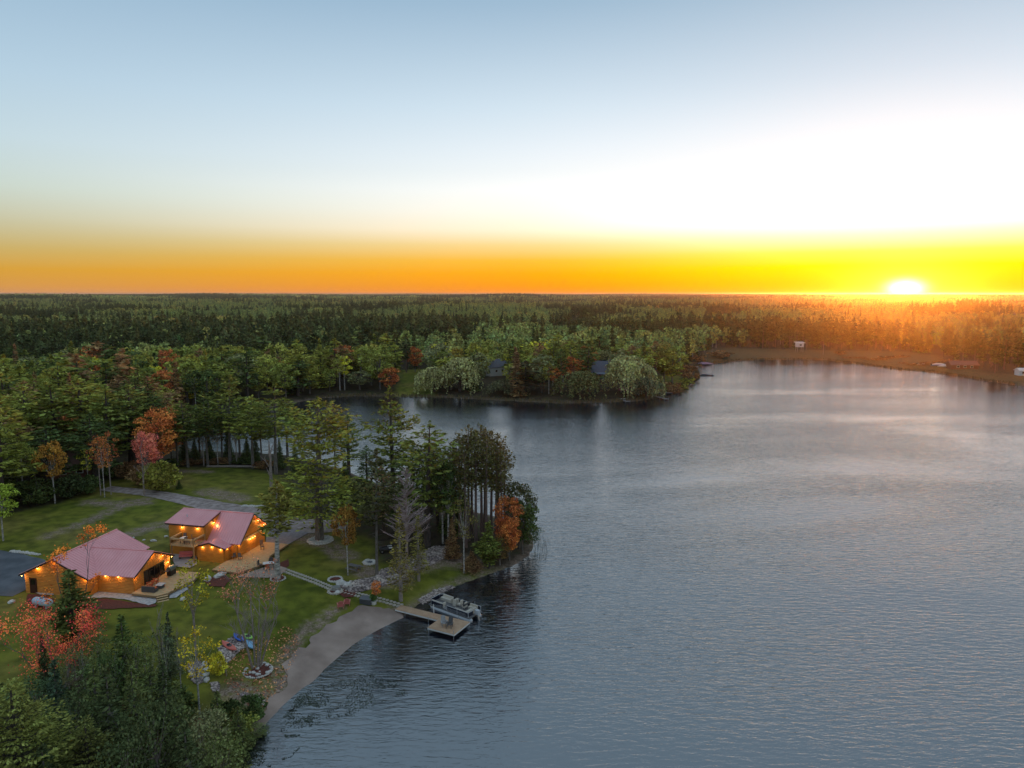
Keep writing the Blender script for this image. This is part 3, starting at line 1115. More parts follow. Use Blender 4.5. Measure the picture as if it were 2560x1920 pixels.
# ---- the two-storey log house
HB = thing('log_house', 'two storey log house with steep mauve roof, glazed gable end and corner balcony', 'house', (-37.98, 101.22, GZ), R(166.9 - 90))
b_hr, b_l1, b_l2 = 7.87 - GZ, 5.48, 11.89
b_wl, b_hl, b_wr, b_her, b_wd, b_hd = 3.67, 4.43 - GZ, 3.88, 4.87 - GZ, 4.17, 6.92 - GZ
kn = (b_hr - b_hl) / b_wl
kf = (b_hr - b_her) / b_wr
kd = (b_hr - b_hd) / b_wd
roof_plane(HB, [(0, 0, b_hr), (0, b_l1, b_hr), (-b_wl, b_l1, b_hl), (-b_wl, 0, b_hl)])
roof_plane(HB, [(0, 0, b_hr + .004), (0, b_l2, b_hr + .004), (b_wr, b_l2, b_her), (b_wr, 0, b_her)])
roof_plane(HB, [(0, b_l1 - .02, b_hr + .02), (0, b_l2, b_hr + .02), (-b_wd, b_l2, b_hd + .02), (-b_wd, b_l1 - .02, b_hd + .02)])
MB().tube([(0, 0.01, b_hr + .03), (0, b_l2 - .01, b_hr + .03)], .09, 6).build('ridge_cap', M['roof'], HB)
# skirt roof left of the steep slope, running past the entry gable
roof_plane(HB, [(-3.2, b_l1 + .02, b_hr - kn * 3.2), (-3.2, 6.9, b_hr - kn * 3.2), (-5.0, 6.9, 2.15), (-5.0, b_l1 + .02, 2.15)])
# entry gable
PX, PY, PZ, PE = -5.3, 3.9, 5.0 - GZ, 4.25 - GZ
kp = (PZ - PE) / 2.6
roof_plane(HB, [(PX, PY, PZ), (-3.0, PY, PZ), (-3.35, PY - 2.6, PE), (PX, PY - 2.6, PE)])
roof_plane(HB, [(PX, PY, PZ + .003), (-3.0, PY, PZ + .003), (-3.35, PY + 2.6, PE), (PX, PY + 2.6, PE)])
fascia(HB, [(PX, PY + 2.6, PE), (PX, PY, PZ), (PX, PY - 2.6, PE)])
fascia(HB, [(-b_wl, 0, b_hl), (0, 0, b_hr), (b_wr, 0, b_her)])
fascia(HB, [(0, b_l1 - .03, b_hr), (-b_wd, b_l1 - .03, b_hd)])
fascia(HB, [(-b_wd, b_l1 - .03, b_hd), (-b_wd, b_l2, b_hd)])
# walls
fl, fr_ = -b_wl + .4, b_wr - .45


def topf(t):
    x = fl + (fr_ - fl) * t
    return b_hr - .18 - (kn * -x if x < 0 else kf * x)


log_wall(HB, (fr_, .75), (fl, .75), -.6, lambda t: topf(1 - t), [(.35, 2.1, -.6, 2.15), (4.4, 5.75, -.6, 2.15), (.35, 2.6, 2.6, 5.2), (4.1, 6.2, 2.6, 5.2)])
log_wall(HB, (fl, .75), (fl, 5.5), -.6, lambda t: b_hl + .12)
log_wall(HB, (fr_, b_l2 - .4), (fr_, .75), -.6, lambda t: b_her + .2)
log_wall(HB, (-3.7, b_l2 - .4), (fr_, b_l2 - .4), -.6, lambda t: b_hr - .18 - ((kd * -(-3.7 + (fr_ + 3.7) * t)) if (-3.7 + (fr_ + 3.7) * t) < 0 else kf * (-3.7 + (fr_ + 3.7) * t)))
log_wall(HB, (-3.7, b_l1 + .15), (-3.7, b_l2 - .4), -.6, lambda t: b_hd - .05, [(1.55, 3.2, 2.55, 4.6)], 'wall')
log_wall(HB, (-.2, b_l1 + .15), (-3.7, b_l1 + .15), 1.5, lambda t: b_hr - .2 - kd * (.2 + 3.5 * t))
log_wall(HB, (-4.9, 1.8), (-4.9, 6.0), -.6, lambda t: PZ - .16 - abs(1.8 + 4.2 * t - PY) * kp, [(0.5, 1.3, .5, 1.6)])
log_wall(HB, (-3.3, 1.8), (-4.9, 1.8), -.6, lambda t: PE + .1, [(.45, 1.3, -.6, 2.0)])
log_wall(HB, (-4.9, 6.0), (-3.3, 6.0), -.6, lambda t: PE + .1)
glazed(HB, (-4.9, 2.3), (-4.9, 3.1), .5, 1.6, 1, 'window')
glazed(HB, (-3.75, 1.8), (-4.6, 1.8), .1, 2.0, 1, 'door')
# glazed front: doors below, raking windows above
W_ = fr_ - fl
glazed(HB, (fr_ - .35, .75), (fr_ - 2.1, .75), .15, 2.15, 2)
glazed(HB, (fr_ - 4.4, .75), (fr_ - 5.75, .75), .15, 2.15, 2)
glazed(HB, (2.7, .75), (.9, .75), 2.75, 5, 2, 'gable_window', ztop=lambda t: b_hr - .75 - kf * (2.7 - 1.8 * t))
glazed(HB, (-.95, .75), (-2.1, .75), 2.75, 5, 2, 'gable_window', ztop=lambda t: b_hr - .75 - kn * (.95 + 1.15 * t))
# the beam across the gable
MB().box(((fl + fr_) / 2, .60, 2.42), (W_ + .1, .16, .26)).build('beam', M['deck'], HB)
glazed(HB, (-3.7, b_l1 + 1.7), (-3.7, b_l1 + 3.35), 2.6, 4.6, 2, 'balcony_door')
glazed(HB, (-3.7, b_l1 + 4.9), (-3.7, b_l1 + 5.5), 3.6, 4.4, 1, 'window')
# balcony
by0, by1, bx0, bx1, bz = 5.65, 9.4, -6.25, -3.78, 2.45
bal = MB().box(((bx0 + bx1) / 2, (by0 + by1) / 2, bz - .02), (bx1 - bx0, by1 - by0, .16)).build('balcony', M['deck'], HB)
rl = MB()
for a_, b_ in [((bx1, by0), (bx0, by0)), ((bx0, by0), (bx0, by1)), ((bx0, by1), (bx1, by1))]:
    c = ((a_[0] + b_[0]) / 2, (a_[1] + b_[1]) / 2)
    L_ = math.hypot(b_[0] - a_[0], b_[1] - a_[1])
    an = math.atan2(b_[1] - a_[1], b_[0] - a_[0])
    rl.box((c[0], c[1], bz + 1.02), (L_ + .14, .15, .08), an)
    rl.box((c[0], c[1], bz + .86), (L_, .05, .09), an)
    rl.box((c[0], c[1], bz + .16), (L_, .05, .09), an)
    n = max(1, int(round(L_ / 1.8)))
    for i in range(n + 1):
        rl.box((a_[0] + (b_[0] - a_[0]) * i / n, a_[1] + (b_[1] - a_[1]) * i / n, bz + .53), (.11, .11, .9), an)
rl.build('railing', M['deck'], bal)
bs = MB()
for a_, b_ in [((bx1, by0), (bx0, by0)), ((bx0, by0), (bx0, by1)), ((bx0, by1), (bx1, by1))]:
    L_ = math.hypot(b_[0] - a_[0], b_[1] - a_[1])
    n = int(L_ / .12)
    for i in range(1, n):
        bs.box((a_[0] + (b_[0] - a_[0]) * i / n, a_[1] + (b_[1] - a_[1]) * i / n, bz + .52), (.022, .022, .66))
bs.build('baluster', M['frame'], bal, kind='stuff')
for x, y in ((bx0 + .1, by0 + .1), (bx0 + .1, by1 - .1)):
    MB().box((x, y, (bz - .1 - .5) / 2), (.16, .16, bz + .4)).build('post', M['deck_edge'], bal)
for p in [(-3.95, b_l1 + 1.2, 4.35), (-3.95, b_l1 + 3.75, 4.35)]:
    lamp(HB, p, 20, (-.12, 0))
lamp(HB, (-1.9, b_l1 - .12, 4.7), 22, (0, -.12))
lamp(HB, (-2.8, b_l1 - .12, 2.95), 14, (0, -.12))
for p in [(0, .35, b_hr - .35), (1.5, .35, b_hr - .35 - 1.5 * kf), (2.9, .35, b_hr - .35 - 2.9 * kf), (3.5, .45, 2.2), (3.15, .45, 2.25), (.7, .45, 2.1), (.1, .45, 2.1), (-.5, .45, 2.1), (-3.05, .45, 2.2)]:
    lamp(HB, p, 16, (0, -.15))
for p in [(-5.1, 3.6, 2.25), (-5.1, 5.1, 2.1), (-4.2, 1.62, 1.95), (-5.1, 2.2, 2.0)]:
    lamp(HB, p, 13, (-.1, 0))
# vent pipe on the shallow roof
MB().tube([(-2.2, 9.6, b_hr - 2.2 * kd - .02), (-2.2, 9.6, b_hr - 2.2 * kd + .38)], .07, 8).build('vent_pipe', M['white'], HB)


def wl(root, x, y, z=None):
    """a point given in a building's own axes, in the world"""
    a_ = root.rotation_euler.z
    return Vector((root.location.x + x * math.cos(a_) - y * math.sin(a_), root.location.y + x * math.sin(a_) + y * math.cos(a_), 0 if z is None else z))


def wpoly(root, pts):
    return np.array([tuple(wl(root, *p)[:2]) for p in pts])


# decks and patios
DZ = 2.55
dkA = deck_boards('deck', wpoly(HA, [(QX - .36, 1.45), (13.3, 1.25), (14.1, 2.2), (14.9, 6.6), (14.2, 9.0), (10.9, 9.1), (QX - .36, 8.6)]), DZ, .22,
                  ang=HA.rotation_euler.z + R(90), label='tan wooden deck with five steps in front of the single storey cabin', cat='deck')
sp = wl(HA, 13.72, 1.72)
steps(dkA, (sp.x - dkA.location.x, sp.y - dkA.location.y), R(34), 1.25, 5, .17, .34, 0.0)
for (x, y) in [(QX, 1.7), (13.2, 1.5), (14.0, 2.5), (14.6, 5), (14.6, 6.6), (13.9, 8.8)]:
    q = wl(HA, x, y) - dkA.location
    MB().box((q.x, q.y, -.9), (.15, .15, 1.5)).build('post', M['deck_edge'], dkA)
dkB = deck_boards('deck', wpoly(HB, [(3.3, .70), (3.3, -3.4), (-1.9, -3.5), (-4.3, -4.6), (-8.3, -2.6), (-8.1, 1.5), (-4.98, 1.5), (-3.32, .70)]), 2.36, .2,
                  ang=HB.rotation_euler.z, label='long tan wooden deck wrapping the lake front of the two storey log house', cat='deck')
sheet('patio', wpoly(HB, [(-3.6, -5.0), (-4.6, -8.0), (-7.9, -8.3), (-9.2, -2.9), (-4.5, -4.9)]), mat('patio_stone', (0.34, 0.25, 0.20), 0.8, ((0.42, 0.33, 0.27), 2)), .12, .6)
sheet('patio', pxpoly([(432, 1384), (492, 1391), (492, 1412), (473, 1421), (440, 1417), (431, 1400)], 2.15), M['concrete'], .14, .6)
# raised stepping stones and beds
sheet('mulch_bed', pxpoly([(706, 1400), (722, 1394), (722, 1412), (708, 1418), (692, 1410)], 2.2), M['mulch'], .10, .5, rough=.15)
sheet('mulch_bed', pxpoly([(222, 1504), (262, 1500), (318, 1509), (392, 1516), (388, 1521), (330, 1524), (262, 1528), (225, 1524)], 1.9), M['mulch'], .09, .5, rough=.2)
sheet('mulch_bed', pxpoly([(72, 1488), (112, 1490), (140, 1504), (132, 1526), (90, 1520), (66, 1504)], 2.0), M['mulch'], .09, .5, rough=.2)
sheet('mulch_bed', pxpoly([(510, 1448), (560, 1438), (578, 1448), (560, 1468), (520, 1466)], 2.0), M['mulch'], .09, .5, rough=.2)
sheet('pebble_bed', pxpoly([(205, 1484), (268, 1477), (338, 1486), (394, 1491), (390, 1511), (372, 1516), (310, 1502), (262, 1498), (210, 1500)], 1.95), M['pale_stone'], .10, .5, rough=.15)
sheet('pebble_bed', pxpoly([(424, 1487), (475, 1452), (492, 1452), (470, 1478), (440, 1498), (425, 1500)], 1.9), M['pale_stone'], .10, .5, rough=.15)
sheet('pebble_bed', pxpoly([(82, 1482), (136, 1484), (134, 1491), (100, 1490)], 2.0), M['pale_stone'], .12, .5)


def rocks_mesh(n, xy, rmin, rmax, seed, zoff=0.0, squash=.6):
    mb = MB()
    rd = random.Random(seed)
    z = ground(np.array(xy))
    for i in range(n):
        r_ = rd.uniform(rmin, rmax)
        mb.blob((xy[i][0], xy[i][1], z[i] + zoff + r_ * .25), (r_ * rd.uniform(.8, 1.3), r_ * rd.uniform(.8, 1.3), r_ * squash), seed + i, 5, 3)
    return mb


def scatter(poly, n, seed=0):
    rd = np.random.default_rng(seed)
    lo, hi = poly.min(0), poly.max(0)
    out = []
    while len(out) < n:
        P = rd.random((n * 3, 2)) * (hi - lo) + lo
        out += [tuple(p) for p in P[inside(P, poly)]]
    return out[:n]


def river_rocks(poly, n, seed, name='river_rocks', r=(.09, .22)):
    sheet('rock_bed', poly, M['gravel'], .05, .6, rough=.3)
    o = rocks_mesh(n, scatter(poly, n, seed), r[0], r[1], seed, .06).build(name, M['rock_mix'], kind='stuff')
    return o


river_rocks(pxpoly([(846, 1462), (868, 1452), (900, 1444), (938, 1436), (950, 1422), (975, 1414), (1005, 1418), (1030, 1402), (1048, 1380), (1085, 1364), (1132, 1362), (1137, 1372), (1110, 1388), (1075, 1403), (1035, 1420), (995, 1440), (950, 1456), (905, 1470), (878, 1474)], 1.7), 2600, 5)
river_rocks(pxpoly([(545, 1620), (575, 1595), (600, 1588), (630, 1590), (634, 1602), (600, 1622), (570, 1650), (546, 1664), (538, 1662), (556, 1640)], 1.6), 900, 6, r=(.06, .15))
river_rocks(pxpoly([(465, 1668), (480, 1655), (500, 1650), (506, 1662), (505, 1700), (490, 1706), (475, 1690)], 1.6), 300, 8, r=(.08, .2))
river_rocks(pxpoly([(600, 1722), (640, 1724), (668, 1736), (662, 1744), (610, 1736)], 1.2), 260, 9, r=(.06, .15))
river_rocks(pxpoly([(526, 1706), (548, 1704), (546, 1724), (532, 1724)], 1.3), 120, 10, r=(.06, .15))
river_rocks(pxpoly([(1045, 1500), (1085, 1476), (1130, 1462), (1140, 1464), (1090, 1488), (1060, 1508)], .2), 260, 12, r=(.07, .18))

# boulders and edging
stone_proto = [MB().blob((0, 0, .25), (.5, .42, .34), s_, 7, 5).mesh('boulder', M['white_rock']) for s_ in range(4)]


def boulder(u, v, size, label, cat='boulder', group=None, sx_=1.0):
    p = atg(u, v)
    o = link_mesh('boulder', stone_proto[(u + v) % 4])
    o.location = (p.x, p.y, p.z - .05 * size)
    o.scale = (size * sx_, size, size * .8)
    o.rotation_euler.z = (u * 7 + v) % 6
    tag(o, label, cat, group)
    return o


boulder(835, 1267, 1.9, 'large pale boulder on the grass beyond the big pine')
boulder(825, 1277, .8, 'small pale rock in front of the large boulder beyond the pine')
boulder(733, 1276, .9, 'pale flat rock on the grass left of the big pine trunk')
boulder(552, 1441, 1.3, 'large white boulder on the mulch bed between the two cabins', sx_=1.5)
boulder(520, 1450, 1.2, 'lower white boulder beside the pale bed next to the cabin deck', sx_=1.4)
boulder(458, 1500, .9, 'white boulder in red mulch right of the deck steps')
boulder(30, 1507, .9, 'single pale rock on the dark lawn left of the gas tank')
boulder(415, 1343, .7, 'small white stone on the grass just left of the log house')
boulder(384, 1353, .7, 'flat white stone on the grass between cabin and log house', sx_=1.6)
boulder(360, 1351, .5, 'leftmost small white stone on the grass between cabin and house')
boulder(334, 1345, .4, 'tiny white stone above the cabin ridge on the grass')
for k_i, (u, v) in enumerate([(512, 1662), (515, 1676), (513, 1690), (517, 1702)]):
    boulder(u, v, .75, ['white boulder at the top of the short row of big stones by the yellow tree', 'second white boulder down in the row by the yellow tree',
                        'third white boulder down in the row by the yellow tree', 'lowest bluish white boulder of the row by the yellow tree'][k_i], 'boulder', 'row of big white stones near the lower left shore', 1.3)


def stone_row(name, label, pts, n, size, m_='white_rock', cat='stone edging'):
    c = [atg(*p) for p in pts]
    root = thing(name, label, cat, c[0])
    tot = [0]
    for a_, b_ in zip(c[:-1], c[1:]):
        tot.append(tot[-1] + (b_ - a_).length)
    rd = random.Random(n)
    protos = [MB().blob((0, 0, .1), (.5, .4, .3), s_ + 9, 6, 4).mesh('stone', M[m_]) for s_ in range(3)]
    for i in range(n):
        t = tot[-1] * (i + .5) / n
        j = max(k for k in range(len(tot)) if tot[k] <= t)
        j = min(j, len(c) - 2)
        p = c[j].lerp(c[j + 1], (t - tot[j]) / max(1e-6, tot[j + 1] - tot[j]))
        o = link_mesh('stone', protos[i % 3], root)
        s = size * rd.uniform(.8, 1.25)
        o.location = (p.x - root.location.x, p.y - root.location.y, gz(p.x, p.y) - root.location.z)
        o.scale = (s, s, s)
        o.rotation_euler.z = rd.uniform(0, 6)
    return root


stone_row('stone_edging', 'row of white stones along the upper edge of the parking pad', [(26, 1379), (60, 1383), (100, 1388)], 14, .75)
stone_row('stone_edging', 'low white stone row beyond the log house at the grass edge', [(607, 1266), (640, 1267), (665, 1264)], 12, .8)


def ring(name, label, u, v, wpx, m_in, nst, ssize, cat='tree ring', z_in=.08, ratio=1.0, m_st='white_rock', inner=None):
    c = atg(u, v)
    rad = wpx / 2 * c.y / FPX
    root = thing(name, label, cat, c)
    poly = [(math.cos(t) * rad, math.sin(t) * rad * ratio) for t in np.linspace(0, 2 * math.pi, 25)[:-1]]
    if m_in:
        MB().prism(poly, -.2, z_in).build('mulch' if m_in == 'mulch' else 'gravel_fill', M[m_in], root)
    protos = [MB().blob((0, 0, .1), (.5, .4, .36), s_ + 20, 6, 4).mesh('stone', M[m_st]) for s_ in range(3)]
    for i in range(nst):
        t = 2 * math.pi * i / nst
        o = link_mesh('stone', protos[i % 3], root)
        o.location = (math.cos(t) * rad, math.sin(t) * rad * ratio, 0)
        s = ssize * random.uniform(.8, 1.2)
        o.scale = (s, s, s)
        o.rotation_euler.z = t * 3
    if inner:
        rd = random.Random(3)
        mb = MB()
        for k in range(inner):
            a_, r_ = rd.uniform(0, 6.28), rad * math.sqrt(rd.random())
            q = rd.uniform(.1, .26)
            mb.blob((math.cos(a_) * r_, math.sin(a_) * r_ * ratio, z_in + q * .2), (q, q, q * .6), k, 5, 3)
        mb.build('rock_fill', M['white_rock'], root, kind='stuff')
    return root


ring('stone_ring', 'ring of white stones around the trunk of the big white pine', 801, 1352, 56, 'gravel_fill' if False else 'pale_stone', 26, .8, inner=160)
ring('mulch_ring', 'oval red mulch bed edged with pale stones beside the stepping stone path', 838, 1449, 34, 'mulch', 26, .42)
ring('mulch_ring', 'red mulch ring edged in stone around the tall thin tree by the patio', 695, 1447, 36, 'mulch', 20, .3)
ring('mulch_ring', 'stone edged red mulch bed under the many stemmed bare birch', 644, 1677, 74, 'mulch', 44, .28, inner=25)
ring('fire_ring', 'ring of white and dark boulders for a campfire beside the picnic table', 924, 1407, 27, 'asphalt', 14, .7, 'fire pit')
fp = ring('fire_pit', 'stone fire pit on red mulch where the stepping stone path crosses', 838, 1479, 34, 'mulch', 16, .55, 'fire pit', m_st='stone')
MB().tube([(0, .5, -.05), (0, .5, .45)], [.62, .55], 14).build('fire_bowl', M['metal'], fp)
sheet('mulch_bed', pxpoly([(842, 1462), (858, 1458), (895, 1474), (880, 1484), (862, 1486), (835, 1476)], 1.7), M['mulch'], .10, .4, rough=.15)
for (u, v, s, l) in [(852, 1461, 1.5, 'pale boulder at the upper left end of the long rock bed'), (868, 1466, 1.4, 'rounded boulder beside the fire pit at the end of the rock bed'), (845, 1484, 1.0, 'tan boulder at the lower side of the fire pit')]:
    boulder(u, v, s, l)

# stepping stone path
path = thing('stone_path', 'pale stepping stone path running from the patio down to the dock', 'path', atg(705, 1424))
pc = [atg(*p) for p in [(700, 1423), (716, 1428), (750, 1441), (790, 1456), (830, 1473), (862, 1480), (890, 1487), (930, 1496), (965, 1504), (1002, 1515)]]
ps_ = [0]
for a_, b_ in zip(pc[:-1], pc[1:]):
    ps_.append(ps_[-1] + (b_ - a_).length)
pst = [MB().prism([(math.cos(t + s_) * .27 * (1 + .15 * math.sin(3 * t + s_)), math.sin(t + s_) * .22) for t in np.linspace(0, 2 * math.pi, 8)[:-1]], -.06, .05).mesh('paving_stone', M['stone']) for s_ in range(4)]
t = 0.0
i = 0
while t < ps_[-1]:
    j = min(max(k for k in range(len(ps_)) if ps_[k] <= t), len(pc) - 2)
    d = (pc[j + 1] - pc[j]).normalized()
    n = Vector((-d.y, d.x, 0))
    p = pc[j].lerp(pc[j + 1], (t - ps_[j]) / max(1e-6, ps_[j + 1] - ps_[j]))
    for sgn in (-1, 1):
        q = p + n * sgn * (.34 + .06 * math.sin(i * 3.1)) + d * (.24 if sgn > 0 else 0)
        o = link_mesh('paving_stone', pst[i % 4], path)
        o.location = (q.x - path.location.x, q.y - path.location.y, gz(q.x, q.y) + .05 - path.location.z)
        o.rotation_euler.z = i * 1.7
        i += 1
    t += .5

# ------------------------------------------------------------------ dock, boat and shore things
dA, dB = at(1004, 1514, .55), at(1175, 1556, .55)
dd = Vector((dB.x - dA.x, dB.y - dA.y, 0)).normalized()
dn = Vector((dd.y, -dd.x, 0))          # towards the camera
dl = (dB - dA).length
dw = 1.35
o2 = [dA, dB, dB + dn * 3.6, dB + dn * 3.6 - dd * 3.7, dB + dn * dw - dd * 3.7, dA + dn * dw]
dock = deck_boards('dock', np.array([tuple(p[:2]) for p in o2]), .62, .16, ang=math.atan2(dd.y, dd.x) + R(90), label='long brown board dock with an L shaped platform reaching into the lake', cat='dock', edge=M['white'],
                   mt=mat('dock_board', (0.42, 0.25, 0.15), .75, ((.50, .32, .20), 1.5)))
for s, w in [(1.5, 0), (1.5, dw), (5, 0), (5, dw), (8.5, 0), (8.5, dw), (dl - .1, .05), (dl - .1, 3.55), (dl - 3.6, 3.55), (dl - 3.6, dw)]:
    q = dA + dd * s + dn * w - dock.location
    MB().tube([(q.x, q.y, -2.6), (q.x, q.y, .45 if w in (0, 3.55) and s > 4 else .1)], .035, 8).build('dock_pole', M['metal'], dock)
q = dA + dd * 4.7 - dn * .25
MB().tube([(0, 0, -.8), (0, 0, 1.1)], .05, 8).build('pole', M['white'], tag(thing('mooring_post', 'thin white post standing just left of the moored boat', 'post', (q.x, q.y, .5)), 'thin white post standing just left of the moored boat', 'post'))

M['hull'] = mat('hull', (.62, .63, .66), .3, metal=.3)
M['navy'] = mat('navy', (.012, .014, .028), .3)
M['cream'] = mat('cream', (.62, .55, .46), .7, ((.54, .47, .39), 2))
M['grey_floor'] = mat('grey_floor', (.16, .15, .15), .8)


def pontoon_boat(label, loc, rz, near=True, group=None, sc=1.0, canopy=None):
    r = thing('pontoon_boat', label, 'boat', loc, rz, group)
    r.scale = (sc, sc, sc)
    L_, W = 7.2, 2.5
    for y in (-.85, .85):
        MB().tube([(-3.5, y, .0), (-3.3, y, .02), (2.7, y, .02), (3.2, y, .08), (3.6, y, .22)], [.18, .31, .31, .24, .05], 12).build('pontoon', M['hull'], r)
    MB().box((0, 0, .42), (6.9, W, .09)).build('boat_deck', M['grey_floor'], r)
    z0 = .47

    def fence(pts, name='side_panel'):
        mb = MB(); tr = MB()
        for a_, b_ in zip(pts[:-1], pts[1:]):
            c = ((a_[0] + b_[0]) / 2, (a_[1] + b_[1]) / 2)
            ln = math.hypot(b_[0] - a_[0], b_[1] - a_[1]); an = math.atan2(b_[1] - a_[1], b_[0] - a_[0])
            mb.box((c[0], c[1], z0 + .33), (ln, .035, .52), an)
            tr.box((c[0], c[1], z0 + .08), (ln, .03, .06), an)
            tr.tube([(a_[0], a_[1], z0 + .62), (b_[0], b_[1], z0 + .62)], .025, 6)
            tr.box((a_[0], a_[1], z0 + .31), (.05, .05, .62), an)
        p_ = mb.build(name, M['navy'], r)
        tr.build('rail', M['hull'], p_)
    fence([(-3.2, -1.2), (-1, -1.2), (1.2, -1.2), (3.0, -1.2), (3.38, -.8), (3.38, .8), (3.0, 1.2), (1.0, 1.2)])
    fence([(.3, 1.2), (-1.4, 1.2), (-3.2, 1.2), (-3.2, .3)])
    # hull stripes on the outer panel
    st = MB()
    for k in range(3):
        for y in (-1.222, 1.222):
            st.box((-.3 - .2 * k, y, z0 + .18 + .1 * k), (5.4 - k * .6, .012, .02))
    st.build('stripe', M['hull'], r)

    def seat(x, y, lx, ly, back, nm='bench_seat'):
        s_ = MB().box((x, y, z0 + .2), (lx, ly, .36)).build(nm, M['cream'], r)
        b_ = MB()
        for (cx, cy, bx, by) in back:
            b_.box((cx, cy, z0 + .5), (bx, by, .34))
        b_.build('backrest', M['cream'], s_)
    seat(2.1, -.86, 1.9, .55, [(2.0, -1.08, 1.9, .13), (1.15, -.8, .13, .6)])
    seat(2.1, .86, 1.9, .55, [(2.0, 1.08, 1.9, .13), (1.15, .8, .13, .6)])
    seat(-2.6, .3, .75, 1.6, [(-2.95, .3, .13, 1.6)])
    seat(-1.6, .86, 1.3, .55, [(-1.6, 1.08, 1.3, .13)])
    seat(-2.2, -.9, 1.2, .5, [(-2.2, -1.08, 1.2, .13)])
    for (x, y) in ((-.35, -.55), (-1.2, -.4)):
        c = MB().box((x, y, z0 + .38), (.5, .5, .16)).build('captain_chair', M['cream'], r)
        MB().box((x - .25, y, z0 + .68), (.13, .5, .55)).build('backrest', M['cream'], c)
        MB().tube([(x, y, z0), (x, y, z0 + .32)], .06, 8).build('pedestal', M['metal'], c)
    cn = MB().prism([(.2, -1.0), (.65, -.95), (.65, -.25), (.15, -.25)], z0, z0 + .85).build('console', M['cream'], r)
    MB().box((.5, -.6, z0 + 1.0), (.04, .6, .3)).build('windshield', M['glass'], cn)
    MB().tube([(.1 + .02 * math.cos(t), -.6 + .2 * math.sin(t), z0 + .85 + .2 * math.cos(t)) for t in np.linspace(0, 6.28, 13)], .02, 5).build('steering_wheel', M['black'], cn)
    # folded canopy frame
    cf = MB()
    for y in (-1.15, 1.15):
        cf.tube([(-1.0, y, z0 + .6), (-2.5, y, z0 + 1.35)], .025, 6)
        cf.tube([(-2.3, y, z0 + .6), (-2.3, y, z0 + 1.3)], .025, 6)
    cf.build('canopy_frame', M['metal'], r)
    MB().tube([(-2.45, -1.2, z0 + 1.36), (-2.45, 1.2, z0 + 1.36)], .12, 8).build('folded_canopy', M['black'], r)
    # outboard motor
    om = MB().prism([(-3.95, -.22), (-3.4, -.22), (-3.4, .22), (-3.95, .22)], z0 + .18, z0 + .72).build('outboard_motor', M['hull'], r)
    MB().tube([(-3.75, 0, z0 + .2), (-3.95, 0, -.1), (-4.1, 0, -.4)], [.13, .1, .08], 8).build('motor_leg', M['metal'], om)
    if canopy:
        pass
    return r


bowp, stern = at(1088, 1500, .6), at(1190, 1536, .6)
bd = bowp - stern
cpt = (bowp + stern) / 2
pontoon_boat('white and dark blue pontoon boat with cream seats moored along the near dock', (cpt.x, cpt.y, .05), math.atan2(bd.y, bd.x))


def chair(label, p, rz, m_, cat='chair', group=None, style='adirondack'):
    r = thing('adirondack_chair' if style == 'adirondack' else 'deck_chair', label, cat, p, rz, group)
    s = MB()
    for k in range(4):
        s.box((0, -.02 + k * .13, .36 - k * .035 + .03), (.55, .12, .025))
    s.build('seat', m_, r)
    b_ = MB()
    for k in range(5):
        h = .78 + .1 * (1 - abs(k - 2) / 2)
        mt = Matrix.Rotation(R(-22), 3, 'X')
        b_.box((-.22 + k * .11, .40 + h * .17, .30 + h / 2), (.10, .025, h), mtx=Matrix.Rotation(R(-20), 3, 'X'))
    b_.build('backrest', m_, r)
    for sx2 in (-1, 1):
        MB().box((sx2 * .34, .08, .58), (.13, .72, .03)).build('armrest', m_, r)
        MB().box((sx2 * .31, -.18, .29), (.05, .09, .58)).build('leg', m_, r)
        MB().box((sx2 * .31, .38, .26), (.05, .09, .52)).build('leg', m_, r)
    return r


M['pink'] = mat('pink', (.62, .17, .17), .6)
M['orange'] = mat('orange', (.50, .10, .035), .6)
M['dkgrey'] = mat('dkgrey', (.07, .07, .075), .6)
p = atg(851, 1519); chair('pink adirondack chair on the lawn, the one nearer the bare birch', p, R(200), M['pink'], group='pair of pink lawn chairs')
p = atg(868, 1512); chair('pink adirondack chair on the lawn, the one nearer the storage box', p, R(190), M['pink'], group='pair of pink lawn chairs')
q = at(1111, 1566, .62); chair('grey chair on the dock platform beside the ladder corner', (q.x, q.y, .62), R(20), mat('pale_grey', (.30, .30, .31), .6), group='two chairs on the dock')
q = at(1123, 1570, .62); chair('dark chair on the dock platform nearer the open water', (q.x, q.y, .62), R(-15), M['dkgrey'], group='two chairs on the dock')
bx = thing('storage_box', 'dark grey storage box with a sloped lid on the lawn near the beach', 'storage box', atg(916, 1509), R(-15))
MB().box((0, 0, .35), (1.5, .8, .7)).build('body', M['dkgrey'], bx)
MB().slab([(-.8, -.45, .72), (.8, -.45, .72), (.8, .45, .86), (-.8, .45, .86)], .06).build('lid', mat('lid_grey', (.13, .13, .14), .5), bx)


def leafmesh(n, cx, cr, size, seed, m_=None):
    rd = np.random.default_rng(seed)
    c = rd.normal(size=(n, 3)); c /= np.linalg.norm(c, axis=1)[:, None]
    c = c * (rd.random((n, 1)) ** .4) * np.array(cr) + np.array(cx)
    return quads(c, size, rd, m_=m_)


